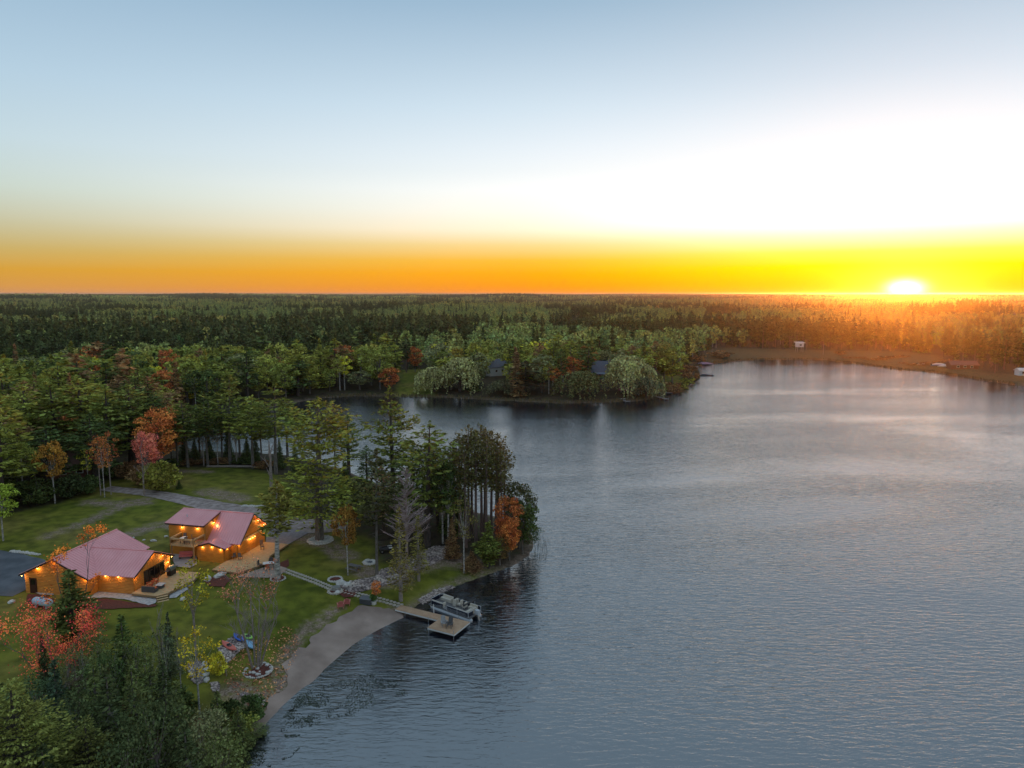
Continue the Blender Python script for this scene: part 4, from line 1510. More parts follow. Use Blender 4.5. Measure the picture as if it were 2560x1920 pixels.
def quads(c, size, rd, axis=None, flat=0.0, aspect=1.6, m_=None, name='crown'):
    n = len(c)
    if np.isscalar(size):
        size = np.full(n, size)
    size = size * rd.uniform(.7, 1.3, n)
    nrm = rd.normal(size=(n, 3))
    nrm[:, 2] = nrm[:, 2] * (1 - flat) + flat * 2.2
    nrm /= np.linalg.norm(nrm, axis=1)[:, None]
    a_ = rd.normal(size=(n, 3)) if axis is None else axis + rd.normal(size=(n, 3)) * .25
    a_ = a_ - nrm * (a_ * nrm).sum(1)[:, None]
    a_ /= np.linalg.norm(a_, axis=1)[:, None] + 1e-9
    b_ = np.cross(nrm, a_)
    l_ = (size * aspect / 2)[:, None]; w = (size / 2)[:, None]
    V = np.stack([c - a_ * l_, c + b_ * w * .9 - a_ * l_ * .1, c + a_ * l_, c - b_ * w * .9 + a_ * l_ * .1], 1).reshape(-1, 3)
    F = np.arange(4 * n).reshape(-1, 4)
    return np_mesh(name, V, F, m_ or M['leaf'])


pt = thing('potted_plant', 'round white pot with a green shrub beside the small orange tree', 'potted plant', atg(934, 1511))
MB().tube([(0, 0, 0), (0, 0, .5)], [.28, .42], 12).build('pot', M['white'], pt)
link_mesh('foliage', leafmesh(500, (0, 0, .95), (.5, .5, .55), .13, 3), pt, (.06, .10, .03))


def picnic_table(label, p, rz, m_):
    r = thing('picnic_table', label, 'picnic table', p, rz)
    for k in range(5):
        o = MB().box((0, -.3 + k * .15, .75), (1.9, .135, .04)).build('plank', m_, r)
    for s in (-1, 1):
        MB().box((0, s * .72, .45), (1.9, .26, .04)).build('bench', m_, r)
        f_ = MB()
        f_.box((s * .7, 0, .42), (.06, 1.5, .08))
        f_.box((s * .7, .35, .37), (.06, .08, .8), mtx=Matrix.Rotation(R(25), 3, 'X'))
        f_.box((s * .7, -.35, .37), (.06, .08, .8), mtx=Matrix.Rotation(R(-25), 3, 'X'))
        f_.build('leg', m_, r)
    return r


picnic_table('grey wooden picnic table on the lawn next to the campfire ring', atg(886, 1426), R(-28), mat('weathered', (.14, .12, .12), .8, ((.2, .175, .17), 3)))

# quad bike parked by the rock bed
av = thing('quad_bike', 'dark quad bike with pale side panels parked under the pines by the rock bed', 'quad bike', atg(965, 1380), R(20))
MB().prism([(-.9, -.28), (.85, -.3), (.95, 0), (.85, .3), (-.9, .28)], .45, .78).build('body', M['dkgrey'], av)
MB().box((-.25, 0, .88), (.8, .34, .16)).build('seat', M['black'], av)
for s in (-1, 1):
    MB().box((.65, s * .45, .74), (.6, .3, .06)).build('mudguard', M['white'], av)
    MB().box((-.65, s * .45, .74), (.6, .3, .06)).build('mudguard', M['dkgrey'], av)
    for x in (-.65, .65):
        w = MB().tube([(x, s * .36, .3), (x, s * .6, .3)], .3, 14).build('wheel', M['black'], av)
        MB().tube([(x, s * .601, .3), (x, s * .61, .3)], .14, 10).build('rim', M['metal'], w)
MB().tube([(.45, -.38, 1.08), (.4, -.1, 1.0), (.4, .1, 1.0), (.45, .38, 1.08)], .025, 6).build('handlebar', M['black'], av)
MB().box((-.8, 0, .84), (.5, .7, .05)).build('luggage_rack', M['black'], av)


def kayak(label, a_, b_, m_, group='kayaks on the rocks'):
    A, B = a_, b_
    c = (A + B) / 2
    L_ = (B - A).length
    r = thing('kayak', label, 'kayak', (c.x, c.y, gz(c.x, c.y) + .14), math.atan2(B.y - A.y, B.x - A.x), group)
    n, k = 15, 12
    vs, fs = [], []
    for i in range(n):
        t = -1 + 2 * i / (n - 1)
        w = .40 * max(.02, (1 - abs(t) ** 2.3))
        x = t * L_ / 2
        h = .17 * max(.08, (1 - abs(t) ** 4))
        lift = .12 * abs(t) ** 3
        for j in range(k):
            q = 2 * math.pi * j / k
            vs.append((x, w * math.cos(q), lift + .17 + h * math.sin(q) * (1.0 if math.sin(q) < 0 else .65)))
    for i in range(n - 1):
        for j in range(k):
            fs.append((i * k + j, i * k + (j + 1) % k, (i + 1) * k + (j + 1) % k, (i + 1) * k + j))
    MB().add(vs, fs).build('hull', m_, r)
    MB().prism([(.42 * math.cos(t) , .24 * math.sin(t)) for t in np.linspace(0, 6.28, 15)[:-1]], .2, .30).build('cockpit', M['black'], r)
    MB().box((-.15, 0, .3), (.1, .3, .2)).build('seat', M['dkgrey'], r)
    return r


kayak('coral red kayak lying across the rock bed', atg(555, 1607), atg(592, 1637), mat('coral', (.62, .10, .06), .4))
kayak('bright blue kayak lying at the top of the rock bed', atg(585, 1589), atg(613, 1613), mat('blue', (.01, .09, .50), .4))
kayak('lime green kayak behind the birch stems', atg(610, 1591), atg(632, 1606), mat('lime', (.30, .60, .10), .4))
pb = thing('paddle_board', 'pale blue paddle board partly hidden by the birch stems', 'paddle board', atg(625, 1614, .1), R(-50))
MB().prism([(1.2 * math.cos(t), .36 * math.sin(t)) for t in np.linspace(0, 6.28, 21)[:-1]], .1, .22).build('board', mat('skyblue', (.20, .42, .62), .4), pb)
MB().box((-1.0, 0, .0), (.2, .02, .2)).build('fin', M['black'], pb)

# gas tank
gt = thing('gas_tank', 'pale blue horizontal gas tank on red mulch at the corner of the cabin', 'gas tank', atg(107, 1519), R(-16))
MB().tube([(-1.35, 0, .75), (-1.25, 0, .75), (-1.05, 0, .75), (1.05, 0, .75), (1.25, 0, .75), (1.35, 0, .75)], [.18, .38, .48, .48, .38, .18], 18).build('tank', mat('tank', (.42, .52, .62), .4), gt)
MB().tube([(0, 0, 1.2), (0, 0, 1.38), (0, 0, 1.42)], [.2, .2, .12], 10).build('valve_dome', mat('tank_dome', (.22, .30, .38), .4), gt)
for x in (-.8, .8):
    MB().box((x, 0, .18), (.12, .6, .3)).build('foot', M['hull'], gt)

# grill and furniture on the decks
q = wl(HA, 10.9, 7.7)
gr = thing('barbecue_grill', 'covered barbecue grill with a grey green lid on the cabin deck', 'grill', (q.x, q.y, DZ), HA.rotation_euler.z + R(90))
MB().box((0, 0, .45), (1.1, .6, .8)).build('cabinet', M['black'], gr)
MB().tube([(-.55, 0, .9), (.55, 0, .9)], .36, 14).build('hood', mat('grill_hood', (.12, .15, .13), .4), gr)
for s in (-1, 1):
    MB().box((s * .85, 0, .85), (.55, .5, .05)).build('side_shelf', M['dkgrey'], gr)
q = wl(HA, 10.6, 4.6); chair('orange cushioned deck chair against the glass doors of the cabin', (q.x, q.y, DZ), HA.rotation_euler.z + R(-70), M['orange'], group='orange chairs on the cabin deck')
q = wl(HA, 10.7, 3.4); chair('orange cushioned deck chair nearer the end of the cabin deck', (q.x, q.y, DZ), HA.rotation_euler.z + R(-50), M['orange'], group='orange chairs on the cabin deck')
q = wl(HA, 11.6, 2.4)
so = thing('outdoor_sofa', 'low orange and grey outdoor sofa at the near corner of the cabin deck', 'sofa', (q.x, q.y, DZ), HA.rotation_euler.z + R(0))
MB().box((0, 0, .2), (1.8, .8, .35)).build('base', M['dkgrey'], so)
MB().box((0, -.33, .55), (1.8, .16, .4)).build('backrest', M['dkgrey'], so)
MB().box((0, .05, .44), (1.6, .6, .12)).build('cushion', M['orange'], so)
q = wl(HA, 12.2, 3.6)
ft = thing('fire_table', 'small square white topped fire table on the cabin deck', 'table', (q.x, q.y, DZ), HA.rotation_euler.z)
MB().box((0, 0, .22), (.7, .7, .44)).build('base', M['dkgrey'], ft)
MB().box((0, 0, .47), (.95, .95, .06)).build('tabletop', mat('tabletop', (.5, .48, .47), .5), ft)


def dining_table(label, p, rz, m_top, l_=1.5, w=.95):
    r = thing('dining_table', label, 'table', p, rz)
    MB().box((0, 0, .73), (l_, w, .05)).build('tabletop', m_top, r)
    for x in (-1, 1):
        for y in (-1, 1):
            MB().box((x * (l_ / 2 - .08), y * (w / 2 - .08), .35), (.06, .06, .7)).build('leg', M['black'], r)
    return r


def simple_chair(label, p, rz, m_, group):
    r = thing('patio_chair', label, 'chair', p, rz, group)
    MB().box((0, 0, .44), (.46, .46, .06)).build('seat', m_, r)
    MB().box((0, .22, .75), (.46, .05, .56)).build('backrest', m_, r)
    for x in (-1, 1):
        for y in (-1, 1):
            MB().box((x * .2, y * .2, .21), (.035, .035, .42)).build('leg', M['black'], r)
    return r


q = wl(HB, -5.2, -5.4)
pz = gz(q.x, q.y) + .14
dining_table('table with a white bordered dark top on the patio beside the tall thin tree', (q.x, q.y, pz), R(20), M['white'])
ch0 = simple_chair('dark chair at the left end of the patio table', (q.x - 1.3, q.y + .2, pz), R(80), M['dkgrey'], 'chairs round the patio table')
simple_chair('orange chair on the near side of the patio table', (q.x + .2, q.y - 1.0, pz), R(190), M['orange'], 'chairs round the patio table')
simple_chair('dark chair on the far side of the patio table', (q.x, q.y + 1.0, pz), R(10), M['dkgrey'], 'chairs round the patio table')
for i_, (x, y, l_) in enumerate([(1.3, -.2, 'brown chair on the house deck under the middle lamps'), (.4, -.9, 'second brown chair on the house deck further from the glass doors'), (-3.9, -.1, 'brown chair on the house deck beside the entry gable'), (-4.2, .8, 'brown chair tight against the corner of the entry gable')]):
    q = wl(HB, x, y)
    simple_chair(l_, (q.x, q.y, 2.36), R(30 + 70 * i_), M['bark_red'], 'chairs on the log house deck')
q = wl(HB, -5.1, 8.1)
tbl = dining_table('small pale table on the corner balcony', (q.x, q.y, GZ + 2.52), HB.rotation_euler.z, M['white'], .9, .7)
for k, (x, y) in enumerate([(-4.3, 8.6), (-5.6, 7.2), (-4.4, 7.0)]):
    q = wl(HB, x, y)
    simple_chair(['balcony chair nearest the dormer wall', 'balcony chair nearest the outer railing', 'balcony chair nearest the balcony door'][k], (q.x, q.y, GZ + 2.52), R(60 * k), M['bark_red'], 'chairs on the balcony')
q = atg(465, 1398)
so2 = thing('garden_bench', 'pink cushioned bench under the balcony', 'bench', (q.x, q.y, q.z + .14), R(10))
MB().box((0, 0, .4), (1.8, .6, .14)).build('seat', M['pink'], so2)
MB().box((0, .3, .7), (1.8, .1, .5)).build('backrest', M['pink'], so2)
for x in (-.8, .8):
    MB().box((x, 0, .17), (.08, .5, .34)).build('leg', M['black'], so2)

# ------------------------------------------------------------------ trees
class Crown:
    """collects leaf positions"""
    def __init__(s, seed):
        s.rd = np.random.default_rng(seed)
        s.c, s.a, s.s = [], [], []

    def add(s, c, a_, size):
        s.c.append(c); s.a.append(a_); s.s.append(np.full(len(c), size))

    def mesh(s, name, flat=0.0, aspect=1.6, m_=None):
        return quads(np.vstack(s.c), np.concatenate(s.s), s.rd, np.vstack(s.a), flat, aspect, m_, name)


def pine(seed, h=22, r=5.0, base=.22, n_whorl=20, per=6, leaf=.34, dens=34, up=.18, prof='white', wood=True, lodm=1.0, m_=None, bare=.25, tk=1.0):
    """layered conifer: whorls of boughs carrying flat sprays of needles"""
    rd = random.Random(seed)
    cr = Crown(seed)
    tb = MB()
    lean = rd.uniform(-.02, .02) * h
    path_ = [(0, 0, -.6), (lean * .2, 0, h * .25), (lean * .6, lean * .3, h * .6), (lean, lean * .5, h * .98)]
    tr = h * .014 * tk
    tb.tube(path_, [tr * 1.35, tr, tr * .65, tr * .12], 7)
    for w in range(n_whorl):
        t = (w + rd.uniform(-.3, .3)) / n_whorl
        z = h * (base + (1 - base) * min(.985, max(0, t)))
        if prof == 'white':
            pr = (1 - t) ** .55 * (.75 + .25 * math.sin(t * 9 + seed)) * (.72 + .9 * t if t < .3 else 1)
        elif prof == 'spruce':
            pr = (1 - t) ** .9
        elif prof == 'red':
            pr = math.sqrt(max(.02, 1 - (2 * t - .8) ** 2 * .75)) * .95 if t < .97 else .3
        elif prof == 'tamarack':
            pr = (1 - t) ** .8 * .9
        k = per if t < .85 else max(3, per - 2)
        a0 = rd.uniform(0, 6.28)
        for b in range(k):
            if rd.random() < (.16 if prof != 'spruce' else .04):
                continue
            a_ = a0 + 6.283 * b / k + rd.uniform(-.35, .35)
            L_ = r * pr * rd.uniform(.62, 1.15)
            if L_ < .25:
                L_ = .25
            upk = up + (.5 * t if prof in ('white', 'red') else .1 * t) + rd.uniform(-.08, .08)
            d = np.array([math.cos(a_), math.sin(a_), 0])
            o = np.array([lean * t, lean * .5 * t, z])
            n = max(5, int(dens * lodm * (L_ / r) ** 1.3))
            u_ = np.sqrt(cr.rd.uniform(bare ** 2, 1, n))
            side = cr.rd.normal(0, 1, n) * (.10 + .18 * np.sin(np.clip(u_, 0, 1) * 2.6)) * L_ * (.9 if prof != 'red' else 1.0)
            perp = np.array([-d[1], d[0], 0])
            zz = upk * L_ * u_ ** 1.6 - (.12 * L_ * (1 - u_)) + cr.rd.normal(0, .05 if prof != 'red' else .22, n) * L_ ** .5
            if prof in ('spruce', 'tamarack'):
                zz = -(.28 * L_) * u_ + .16 * L_ * u_ ** 2 + cr.rd.normal(0, .07, n) * L_ ** .5
            if prof == 'red':
                # tufted: gather at a few nodes
                node = np.round(u_ * 3) / 3
                u_ = node * .9 + (u_ - node) * .35 + .05
                sn = np.round(side / (.3 * L_ + .01)) * .3 * L_
                side = sn + (side - sn) * .6
            c = o + d * (u_ * L_)[:, None] + perp * side[:, None]
            c[:, 2] += zz
            ax = np.repeat((d * .9)[None], n, 0) + perp * (side / L_)[:, None]
            cr.add(c, ax, leaf)
            if wood and L_ > .9:
                e_ = o + d * L_ * .8
                zt = upk * L_ * .8 ** 1.6 if prof in ('white', 'red') else -.2 * L_
                m__ = o + d * L_ * .4
                tb.tube([o, (m__[0], m__[1], o[2] - .08 * L_ + (upk * L_ * .23 if prof in ('white', 'red') else -.06 * L_)), (e_[0], e_[1], o[2] + zt)], [tr * .28 * (1.1 - t), tr * .17, tr * .05], 3, False)
    # dead lower limbs
    if wood and prof in ('red', 'white'):
        for k in range(7):
            z = h * rd.uniform(base * .5, base)
            a_ = rd.uniform(0, 6.28)
            L_ = rd.uniform(.5, 1.8)
            tb.tube([(0, 0, z), (math.cos(a_) * L_, math.sin(a_) * L_, z + rd.uniform(-.2, .3))], [.05, .015], 3, False)
    # leader tuft
    c = np.array([lean, lean * .5, h * .985]) + cr.rd.normal(0, .16, (int(14 * lodm) + 3, 3)) * np.array([1, 1, 1.9])
    cr.add(c, np.repeat([[0, 0, 1.0]], len(c), 0), leaf * .9)
    return tb, cr.mesh('crown', .45 if prof == 'white' else .25, 2.1, m_)


def broad(seed, h=16, r=5.0, base=.25, lobes=22, per=170, leaf=.36, slim=1.0, wood=True, m_=None, thin=1.0, trunk_r=None, dome=1.0, limbs=True):
    """broadleaf tree: limbs ending in uneven leaf masses with gaps between them"""
    rd = random.Random(seed)
    cr = Crown(seed)
    tb = MB()
    tr = trunk_r or h * .014
    top = h * .8
    b1 = (rd.uniform(-.3, .3), rd.uniform(-.3, .3), top)
    tb.tube([(0, 0, -.5), (b1[0] * .2, b1[1] * .2, h * base), (b1[0] * .6, b1[1] * .6, h * .55), b1], [tr * 1.35, tr, tr * .6, tr * .15], 7)
    zc = h * (1 + base) / 2
    hz = h * (1 - base) / 2
    for i in range(lobes):
        # golden spiral over an egg, with jitter
        t = (i + .5) / lobes
        ph = math.acos(1 - 2 * t) + rd.uniform(-.12, .12)
        a_ = i * 2.39996 + rd.uniform(-.4, .4)
        k = rd.uniform(.55, .92)
        wd = math.sin(ph) * (1.0 if math.cos(ph) > 0 else .85)
        c = Vector((math.cos(a_) * wd * r * k, math.sin(a_) * wd * r * k, zc + math.cos(ph) * hz * .82 * rd.uniform(.85, 1.08)))
        lr = r * rd.uniform(.26, .44)
        n = int(per * rd.uniform(.6, 1.25) * thin)
        d = cr.rd.normal(size=(n, 3))
        d /= np.linalg.norm(d, axis=1)[:, None]
        d[:, 2] = np.where(d[:, 2] < -.3, d[:, 2] * .5, d[:, 2])
        rr = lr * cr.rd.uniform(.45, 1.08, n) ** .7
        P = np.array(c) + d * rr[:, None] * np.array([1, 1, .8 * dome])
        cr.add(P, cr.rd.normal(size=(n, 3)), leaf)
        if wood and limbs:
            z0 = h * (base * .8 + (0.55 - base * .8) * rd.random())
            z0 = min(z0, c.z - .5)
            f0 = z0 / top
            tb.tube([(b1[0] * f0, b1[1] * f0, z0), (c.x * .5, c.y * .5, z0 + (c.z - z0) * .62), tuple(c)], [tr * .38, tr * .22, tr * .06], 4, False)
    return tb, cr.mesh('crown', 0.1, 1.35, m_)


def willow(seed, h=11, r=6.5, leaf=.42, n_str=420, per=13, m_=None):
    rd = random.Random(seed)
    cr = Crown(seed)
    tb = MB()
    tb.tube([(0, 0, -.4), (.1, .1, h * .25), (.2, .1, h * .5)], [.45, .38, .25], 7)
    for k in range(9):
        a_ = k * .7
        tb.tube([(0, 0, h * .28), (math.cos(a_) * r * .3, math.sin(a_) * r * .3, h * .6), (math.cos(a_) * r * .6, math.sin(a_) * r * .6, h * .8)], [.2, .12, .04], 4, False)
    puffs = [(rd.uniform(0, 6.28), r * math.sqrt(rd.random()) * .75, rd.uniform(.8, 1.0)) for _ in range(16)]
    for i in range(n_str):
        a_, pr, ph = puffs[i % len(puffs)]
        q = cr.rd.normal(0, r * .17, 2)
        x, y = math.cos(a_) * pr + q[0], math.sin(a_) * pr + q[1]
        rr = min(1.1, math.hypot(x, y) / r)
        zt = h * ph * (1 - .42 * rr ** 2.2)
        ln = h * (.22 + .5 * rr) * rd.uniform(.5, 1.1)
        t = np.linspace(0, 1, per) + cr.rd.normal(0, .03, per)
        z = zt - t * min(ln, zt - .3)
        c = np.stack([x + x / (r + 1) * .5 * t + cr.rd.normal(0, .14, per), y + y / (r + 1) * .5 * t + cr.rd.normal(0, .14, per), z], 1)
        cr.add(c, np.repeat([[0, 0, 1.0]], per, 0), leaf)
    return tb, cr.mesh('crown', 0, 1.7, m_)


def bare(seed, h=12, spread=.5, depth=4, stems=1, lean=.0, tr=None, upw=.55, conif=False, n=5):
    rd = random.Random(seed)
    tb = MB()
    tips = []

    def grow(p, d, L_, r_, k):
        e1 = p + d * L_ * .5 + Vector((rd.uniform(-1, 1), rd.uniform(-1, 1), 0)) * L_ * .05
        e2 = p + d * L_
        tb.tube([p, e1, e2], [r_, r_ * .8, r_ * .55], 5 if k > 2 else 3, False)
        if k <= 0:
            tips.append(e2)
            return
        m = rd.randint(2, 3) + (1 if k == 1 else 0)
        for i in range(m):
            t = rd.uniform(.45, 1.0) if i else 1.0
            q = p.lerp(e2, t)
            a_ = rd.uniform(0, 6.28)
            s = spread * rd.uniform(.5, 1.1)
            nd = (d + Vector((math.cos(a_) * s, math.sin(a_) * s, rd.uniform(0, .2) + upw * .25))).normalized()
            grow(q, nd, L_ * rd.uniform(.55, .8), r_ * .55, k - 1)
    if conif:
        tr = tr or h * .012
        tb.tube([(0, 0, -.5), (0, 0, h * .5), (.1, 0, h)], [tr * 1.3, tr * .8, .02], 7)
        for i in range(int(h * 7)):
            t = rd.uniform(.28, .99)
            z = h * t
            a_ = rd.uniform(0, 6.28)
            L_ = (1 - t) ** .75 * h * .27 * rd.uniform(.5, 1.15) + .25
            p = Vector((0, 0, z)); e_ = p + Vector((math.cos(a_), math.sin(a_), .45 + .3 * t)) * L_
            m_ = p.lerp(e_, .55) - Vector((0, 0, .06 * L_))
            tb.tube([p, m_, e_], [.085, .06, .03], 3, False)
            for s in (.45, .65, .85):
                q = m_.lerp(e_, max(0, (s - .5) * 2)) if s > .5 else p.lerp(m_, s * 2)
                for sg in (-1, 1):
                    dd_ = Vector((math.cos(a_ + sg * .8), math.sin(a_ + sg * .8), .5)) * L_ * .3
                    tb.tube([q, q + dd_], [.045, .02], 3, False)
            tips.append(e_)
        return tb, tips
    tr = tr or h * .016
    for s in range(stems):
        a_ = s * 6.283 / max(1, stems) + rd.uniform(-.2, .2)
        o = Vector((math.cos(a_), math.sin(a_), 0)) * (.35 if stems > 1 else 0)
        d = Vector((math.cos(a_) * lean * rd.uniform(.4, 1.2), math.sin(a_) * lean * rd.uniform(.4, 1.2), 1)).normalized()
        hh = h * rd.uniform(.85, 1.05)
        p = o - Vector((0, 0, .3))
        e_ = o + d * hh * .38
        tb.tube([p, e_], [tr * rd.uniform(.8, 1.1), tr * .7], 6)
        grow(e_, d, hh * .26, tr * .68, depth)
        for k in range(n):
            t = rd.uniform(.5, 1)
            q = p.lerp(e_, t)
            a2 = rd.uniform(0, 6.28)
            grow(q, (d + Vector((math.cos(a2), math.sin(a2), .3)) * spread).normalized(), hh * .16, tr * .3, max(1, depth - 2))
    return tb, tips


def sparse_leaves(tips, n, sp, leaf, seed, frac=1.0, fn=None):
    rd = np.random.default_rng(seed)
    T = np.array([tuple(t) for t in tips])
    if fn is not None:
        T = T[[bool(fn(t)) for t in T]]
    T = T[rd.random(len(T)) < frac]
    c = np.repeat(T, n, 0) + rd.normal(0, sp, (len(T) * n, 3))
    return quads(c, leaf, rd, aspect=1.3)


# mesh sets: name -> list of (trunk mesh, crown mesh, height, half width)
P_ = {}


def reg(key, builder, h, r, bark, **k):
    tb, cm = builder(h=h, r=r, **k)
    tm = tb.mesh('trunk', M[bark])
    co = np.empty(len(cm.vertices) * 3, np.float32)
    cm.vertices.foreach_get('co', co)
    co = co.reshape(-1, 3)
    rr = float(np.percentile(np.hypot(co[:, 0], co[:, 1]), 90))
    P_.setdefault(key, []).append((tm, cm, float(co[:, 2].max()), rr))


reg('bigpine', pine, 24, 7.2, 'bark_grey', seed=1, base=.16, n_whorl=24, per=7, leaf=.27, dens=110, up=.12)
for s_ in (2, 3):
    reg('whitepine', pine, 22, 5.4, 'bark_dark', seed=s_, base=.28, n_whorl=16, per=6, leaf=.33, dens=66, up=.15)
for s_ in (4, 5, 6):
    reg('redpine', pine, 24, 2.9, 'bark_red', seed=s_, base=.52, n_whorl=12, per=5, leaf=.30, dens=24, up=.2, prof='red')
for s_ in (7, 8):
    reg('spruce', pine, 15, 2.6, 'bark_dark', seed=s_, base=.06, n_whorl=34, per=8, leaf=.26, dens=26, up=0, prof='spruce')
reg('tamarack', pine, 18, 2.9, 'bark_pale', seed=9, base=.18, n_whorl=26, per=6, leaf=.22, dens=26, up=0, prof='tamarack')
for s_ in (10, 11):
    reg('maple', broad, 14, 4.3, 'bark_grey', seed=s_, base=.22, lobes=26, per=190, leaf=.30)
for s_ in (12, 13):
    reg('birch', broad, 16, 2.7, 'bark_birch', seed=s_, base=.42, lobes=22, per=110, leaf=.26, trunk_r=.15)
reg('young', broad, 9, 2.4, 'bark_birch', seed=14, base=.38, lobes=18, per=120, leaf=.22, trunk_r=.09)
reg('thinpine', pine, 16, 2.6, 'bark_birch', seed=15, base=.50, n_whorl=15, per=6, leaf=.30, dens=40, up=.15)
reg('bush', broad, 3, 2.0, 'bark_dark', seed=16, base=.02, lobes=16, per=110, leaf=.22)
reg('tightpine', pine, 14, 3.0, 'bark_dark', seed=17, base=.08, n_whorl=24, per=7, leaf=.30, dens=38, up=.2)
reg('feather', pine, 20, 5.0, 'bark_dark', seed=60, base=.04, n_whorl=38, per=9, leaf=.15, dens=150, up=.5)
for s_ in (61, 62):
    reg('thicket', pine, 17, 3.0, 'bark_grey', seed=s_, base=.10, n_whorl=30, per=7, leaf=.26, dens=34, up=.0, prof='tamarack', bare=.1)
for s_ in (63, 64):
    reg('leafy', broad, 9, 3.2, 'bark_pale', seed=s_, base=.15, lobes=34, per=110, leaf=.20, thin=.8)
reg('wispy', broad, 16, 2.6, 'bark_birch', seed=65, base=.40, lobes=16, per=44, leaf=.24, trunk_r=.11)
reg('wispy', broad, 15, 2.4, 'bark_pale', seed=66, base=.45, lobes=14, per=40, leaf=.24, trunk_r=.12)
for s_ in (67, 68):
    reg('rowpine', pine, 22, 5.2, 'bark_grey', seed=s_, base=.42, n_whorl=13, per=6, leaf=.33, dens=60, up=.15, tk=.55)
# middle distance
for s_ in (20, 21):
    reg('m_whitepine', pine, 21, 4.8, 'bark_dark', seed=s_, base=.28, n_whorl=14, per=5, leaf=.72, dens=17, up=.15)
for s_ in (22, 23):
    reg('m_redpine', pine, 22, 2.9, 'bark_red', seed=s_, base=.45, n_whorl=11, per=5, leaf=.62, dens=14, up=.2, prof='red')
for s_ in (24, 25):
    reg('m_spruce', pine, 17, 2.6, 'bark_dark', seed=s_, base=.05, n_whorl=20, per=6, leaf=.55, dens=10, up=0, prof='spruce')
for s_ in (26, 27, 28):
    reg('m_broad', broad, 15, 4.6, 'bark_grey', seed=s_, base=.18, lobes=20, per=62, leaf=.62)
for s_ in (29, 30):
    reg('m_birch', broad, 16, 3.0, 'bark_birch', seed=s_, base=.40, lobes=16, per=48, leaf=.50, trunk_r=.17)
for s_ in (31, 32):
    reg('m_willow', willow, 11, 6.5, 'bark_dark', seed=s_, m_=None)
reg('m_bush', broad, 3, 2.2, 'bark_dark', seed=33, base=.02, lobes=10, per=44, leaf=.42)

G_ = dict(darkgreen=(.028, .040, .016), pine=(.050, .062, .018), olive=(.085, .088, .022), ltpine=(.070, .080, .020), green=(.078, .090, .026), ltgreen=(.115, .122, .036),
          yellow=(.32, .23, .018), ygreen=(.19, .19, .028), orange=(.30, .115, .035), red=(.44, .075, .035), pinkred=(.36, .125, .085), rust=(.24, .085, .030), brown=(.075, .050, .028),
          willow=(.125, .130, .070), blackgreen=(.020, .028, .014), greyg=(.065, .072, .040))
G_ = {k: tuple(min(.6, v * (1.85 if max(c) < .2 else 1.1) * wq) for v, wq in zip(c, (1.03, .95, .8) if max(c) < .2 else (1, 1, 1))) for k, c in G_.items()}
cnt = {}
KINDNAME = dict(bigpine='white_pine', whitepine='white_pine', redpine='red_pine', spruce='spruce_tree', tamarack='tamarack_tree', maple='maple_tree', birch='birch_tree', young='young_tree',
                feather='white_pine', thicket='spruce_tree', leafy='leafy_tree', wispy='birch_tree', rowpine='white_pine', thinpine='young_pine', bush='bush', tightpine='pine_tree', m_whitepine='white_pine', m_redpine='red_pine', m_spruce='spruce_tree', m_broad='broadleaf_tree', m_birch='birch_tree',
                m_willow='willow_tree', m_bush='bush')
CATN = dict(white_pine='pine tree', red_pine='pine tree', spruce_tree='spruce tree', tamarack_tree='tamarack tree', maple_tree='maple tree', birch_tree='birch tree', young_tree='young tree', young_pine='pine tree',
            leafy_tree='broadleaf tree', bush='bush', pine_tree='pine tree', broadleaf_tree='broadleaf tree', willow_tree='willow')
TREE_XY = []


def tree_at(kind, x, y, h, w, colr, label, group=None, var=None, rz=None, z=None):
    """w: full crown width in metres"""
    k = cnt[kind] = cnt.get(kind, -1) + 1
    tm, cm, h0, r0 = P_[kind][(k if var is None else var) % len(P_[kind])]
    nm = KINDNAME[kind]
    z = gz(x, y) if z is None else z
    r = thing(nm, label, CATN[nm], (x, y, z - .05), random.uniform(0, 6.28) if rz is None else rz, group)
    s = (w / 2) / r0 if w else h / h0
    r.scale = (s, s, h / h0)
    c = G_[colr] if isinstance(colr, str) else colr
    link_mesh('trunk', tm, r)
    link_mesh('crown', cm, r, c)
    TREE_XY.append((x, y, (w or 6) / 2))
    return r


def tree(kind, u, v, vtop, wpx, colr, label, group=None, var=None, rz=None):
    p = atg(u, v)
    h = max(1.0, height_at(p.y, vtop) - p.z)
    w = wpx * p.y / FPX / cp if wpx else None
    return tree_at(kind, p.x, p.y, h, w, colr, label, group, var, rz, p.z)


# -- trees one can point to, near side
tree('bigpine', 799, 1351, 985, 232, 'ltpine', 'biggest white pine, broad and golden green, rising from the white stone ring')
tree('whitepine', 1068, 1364, 1048, 150, 'pine', 'thick trunked white pine behind the dead conifer at the end of the rock bed', var=0)
tree('whitepine', 985, 1275, 962, 120, 'pine', 'tall pine whose open top stands against the bay water', var=1)
tree('whitepine', 872, 1186, 1035, 84, 'pine', 'open white pine right of the biggest one, against the bay', var=1)
tree('whitepine', 918, 1215, 1110, 56, 'darkgreen', 'small dark pine standing on the bay shore behind the orange topped tree', var=0)
tree('rowpine', 942, 1438, 1122, 128, (.050, .050, .020), 'dark brownish green pine with long bare lower trunk by the campfire ring')
tree('tamarack', 1002, 1502, 1262, 66, (.13, .105, .030), 'sparse olive yellow tamarack standing nearest the dock')
tree('tamarack', 1047, 1452, 1285, 50, (.13, .115, .03), 'thin yellowish tamarack right of the olive one near the shore')
tree('young', 870, 1438, 1258, 62, (.16, .085, .022), 'young tree turning rusty orange at the top beside the picnic table')
tree('thinpine', 694, 1448, 1196, 84, (.125, .115, .028), 'slender yellow green pine with a pale bare trunk in a mulch ring by the patio')
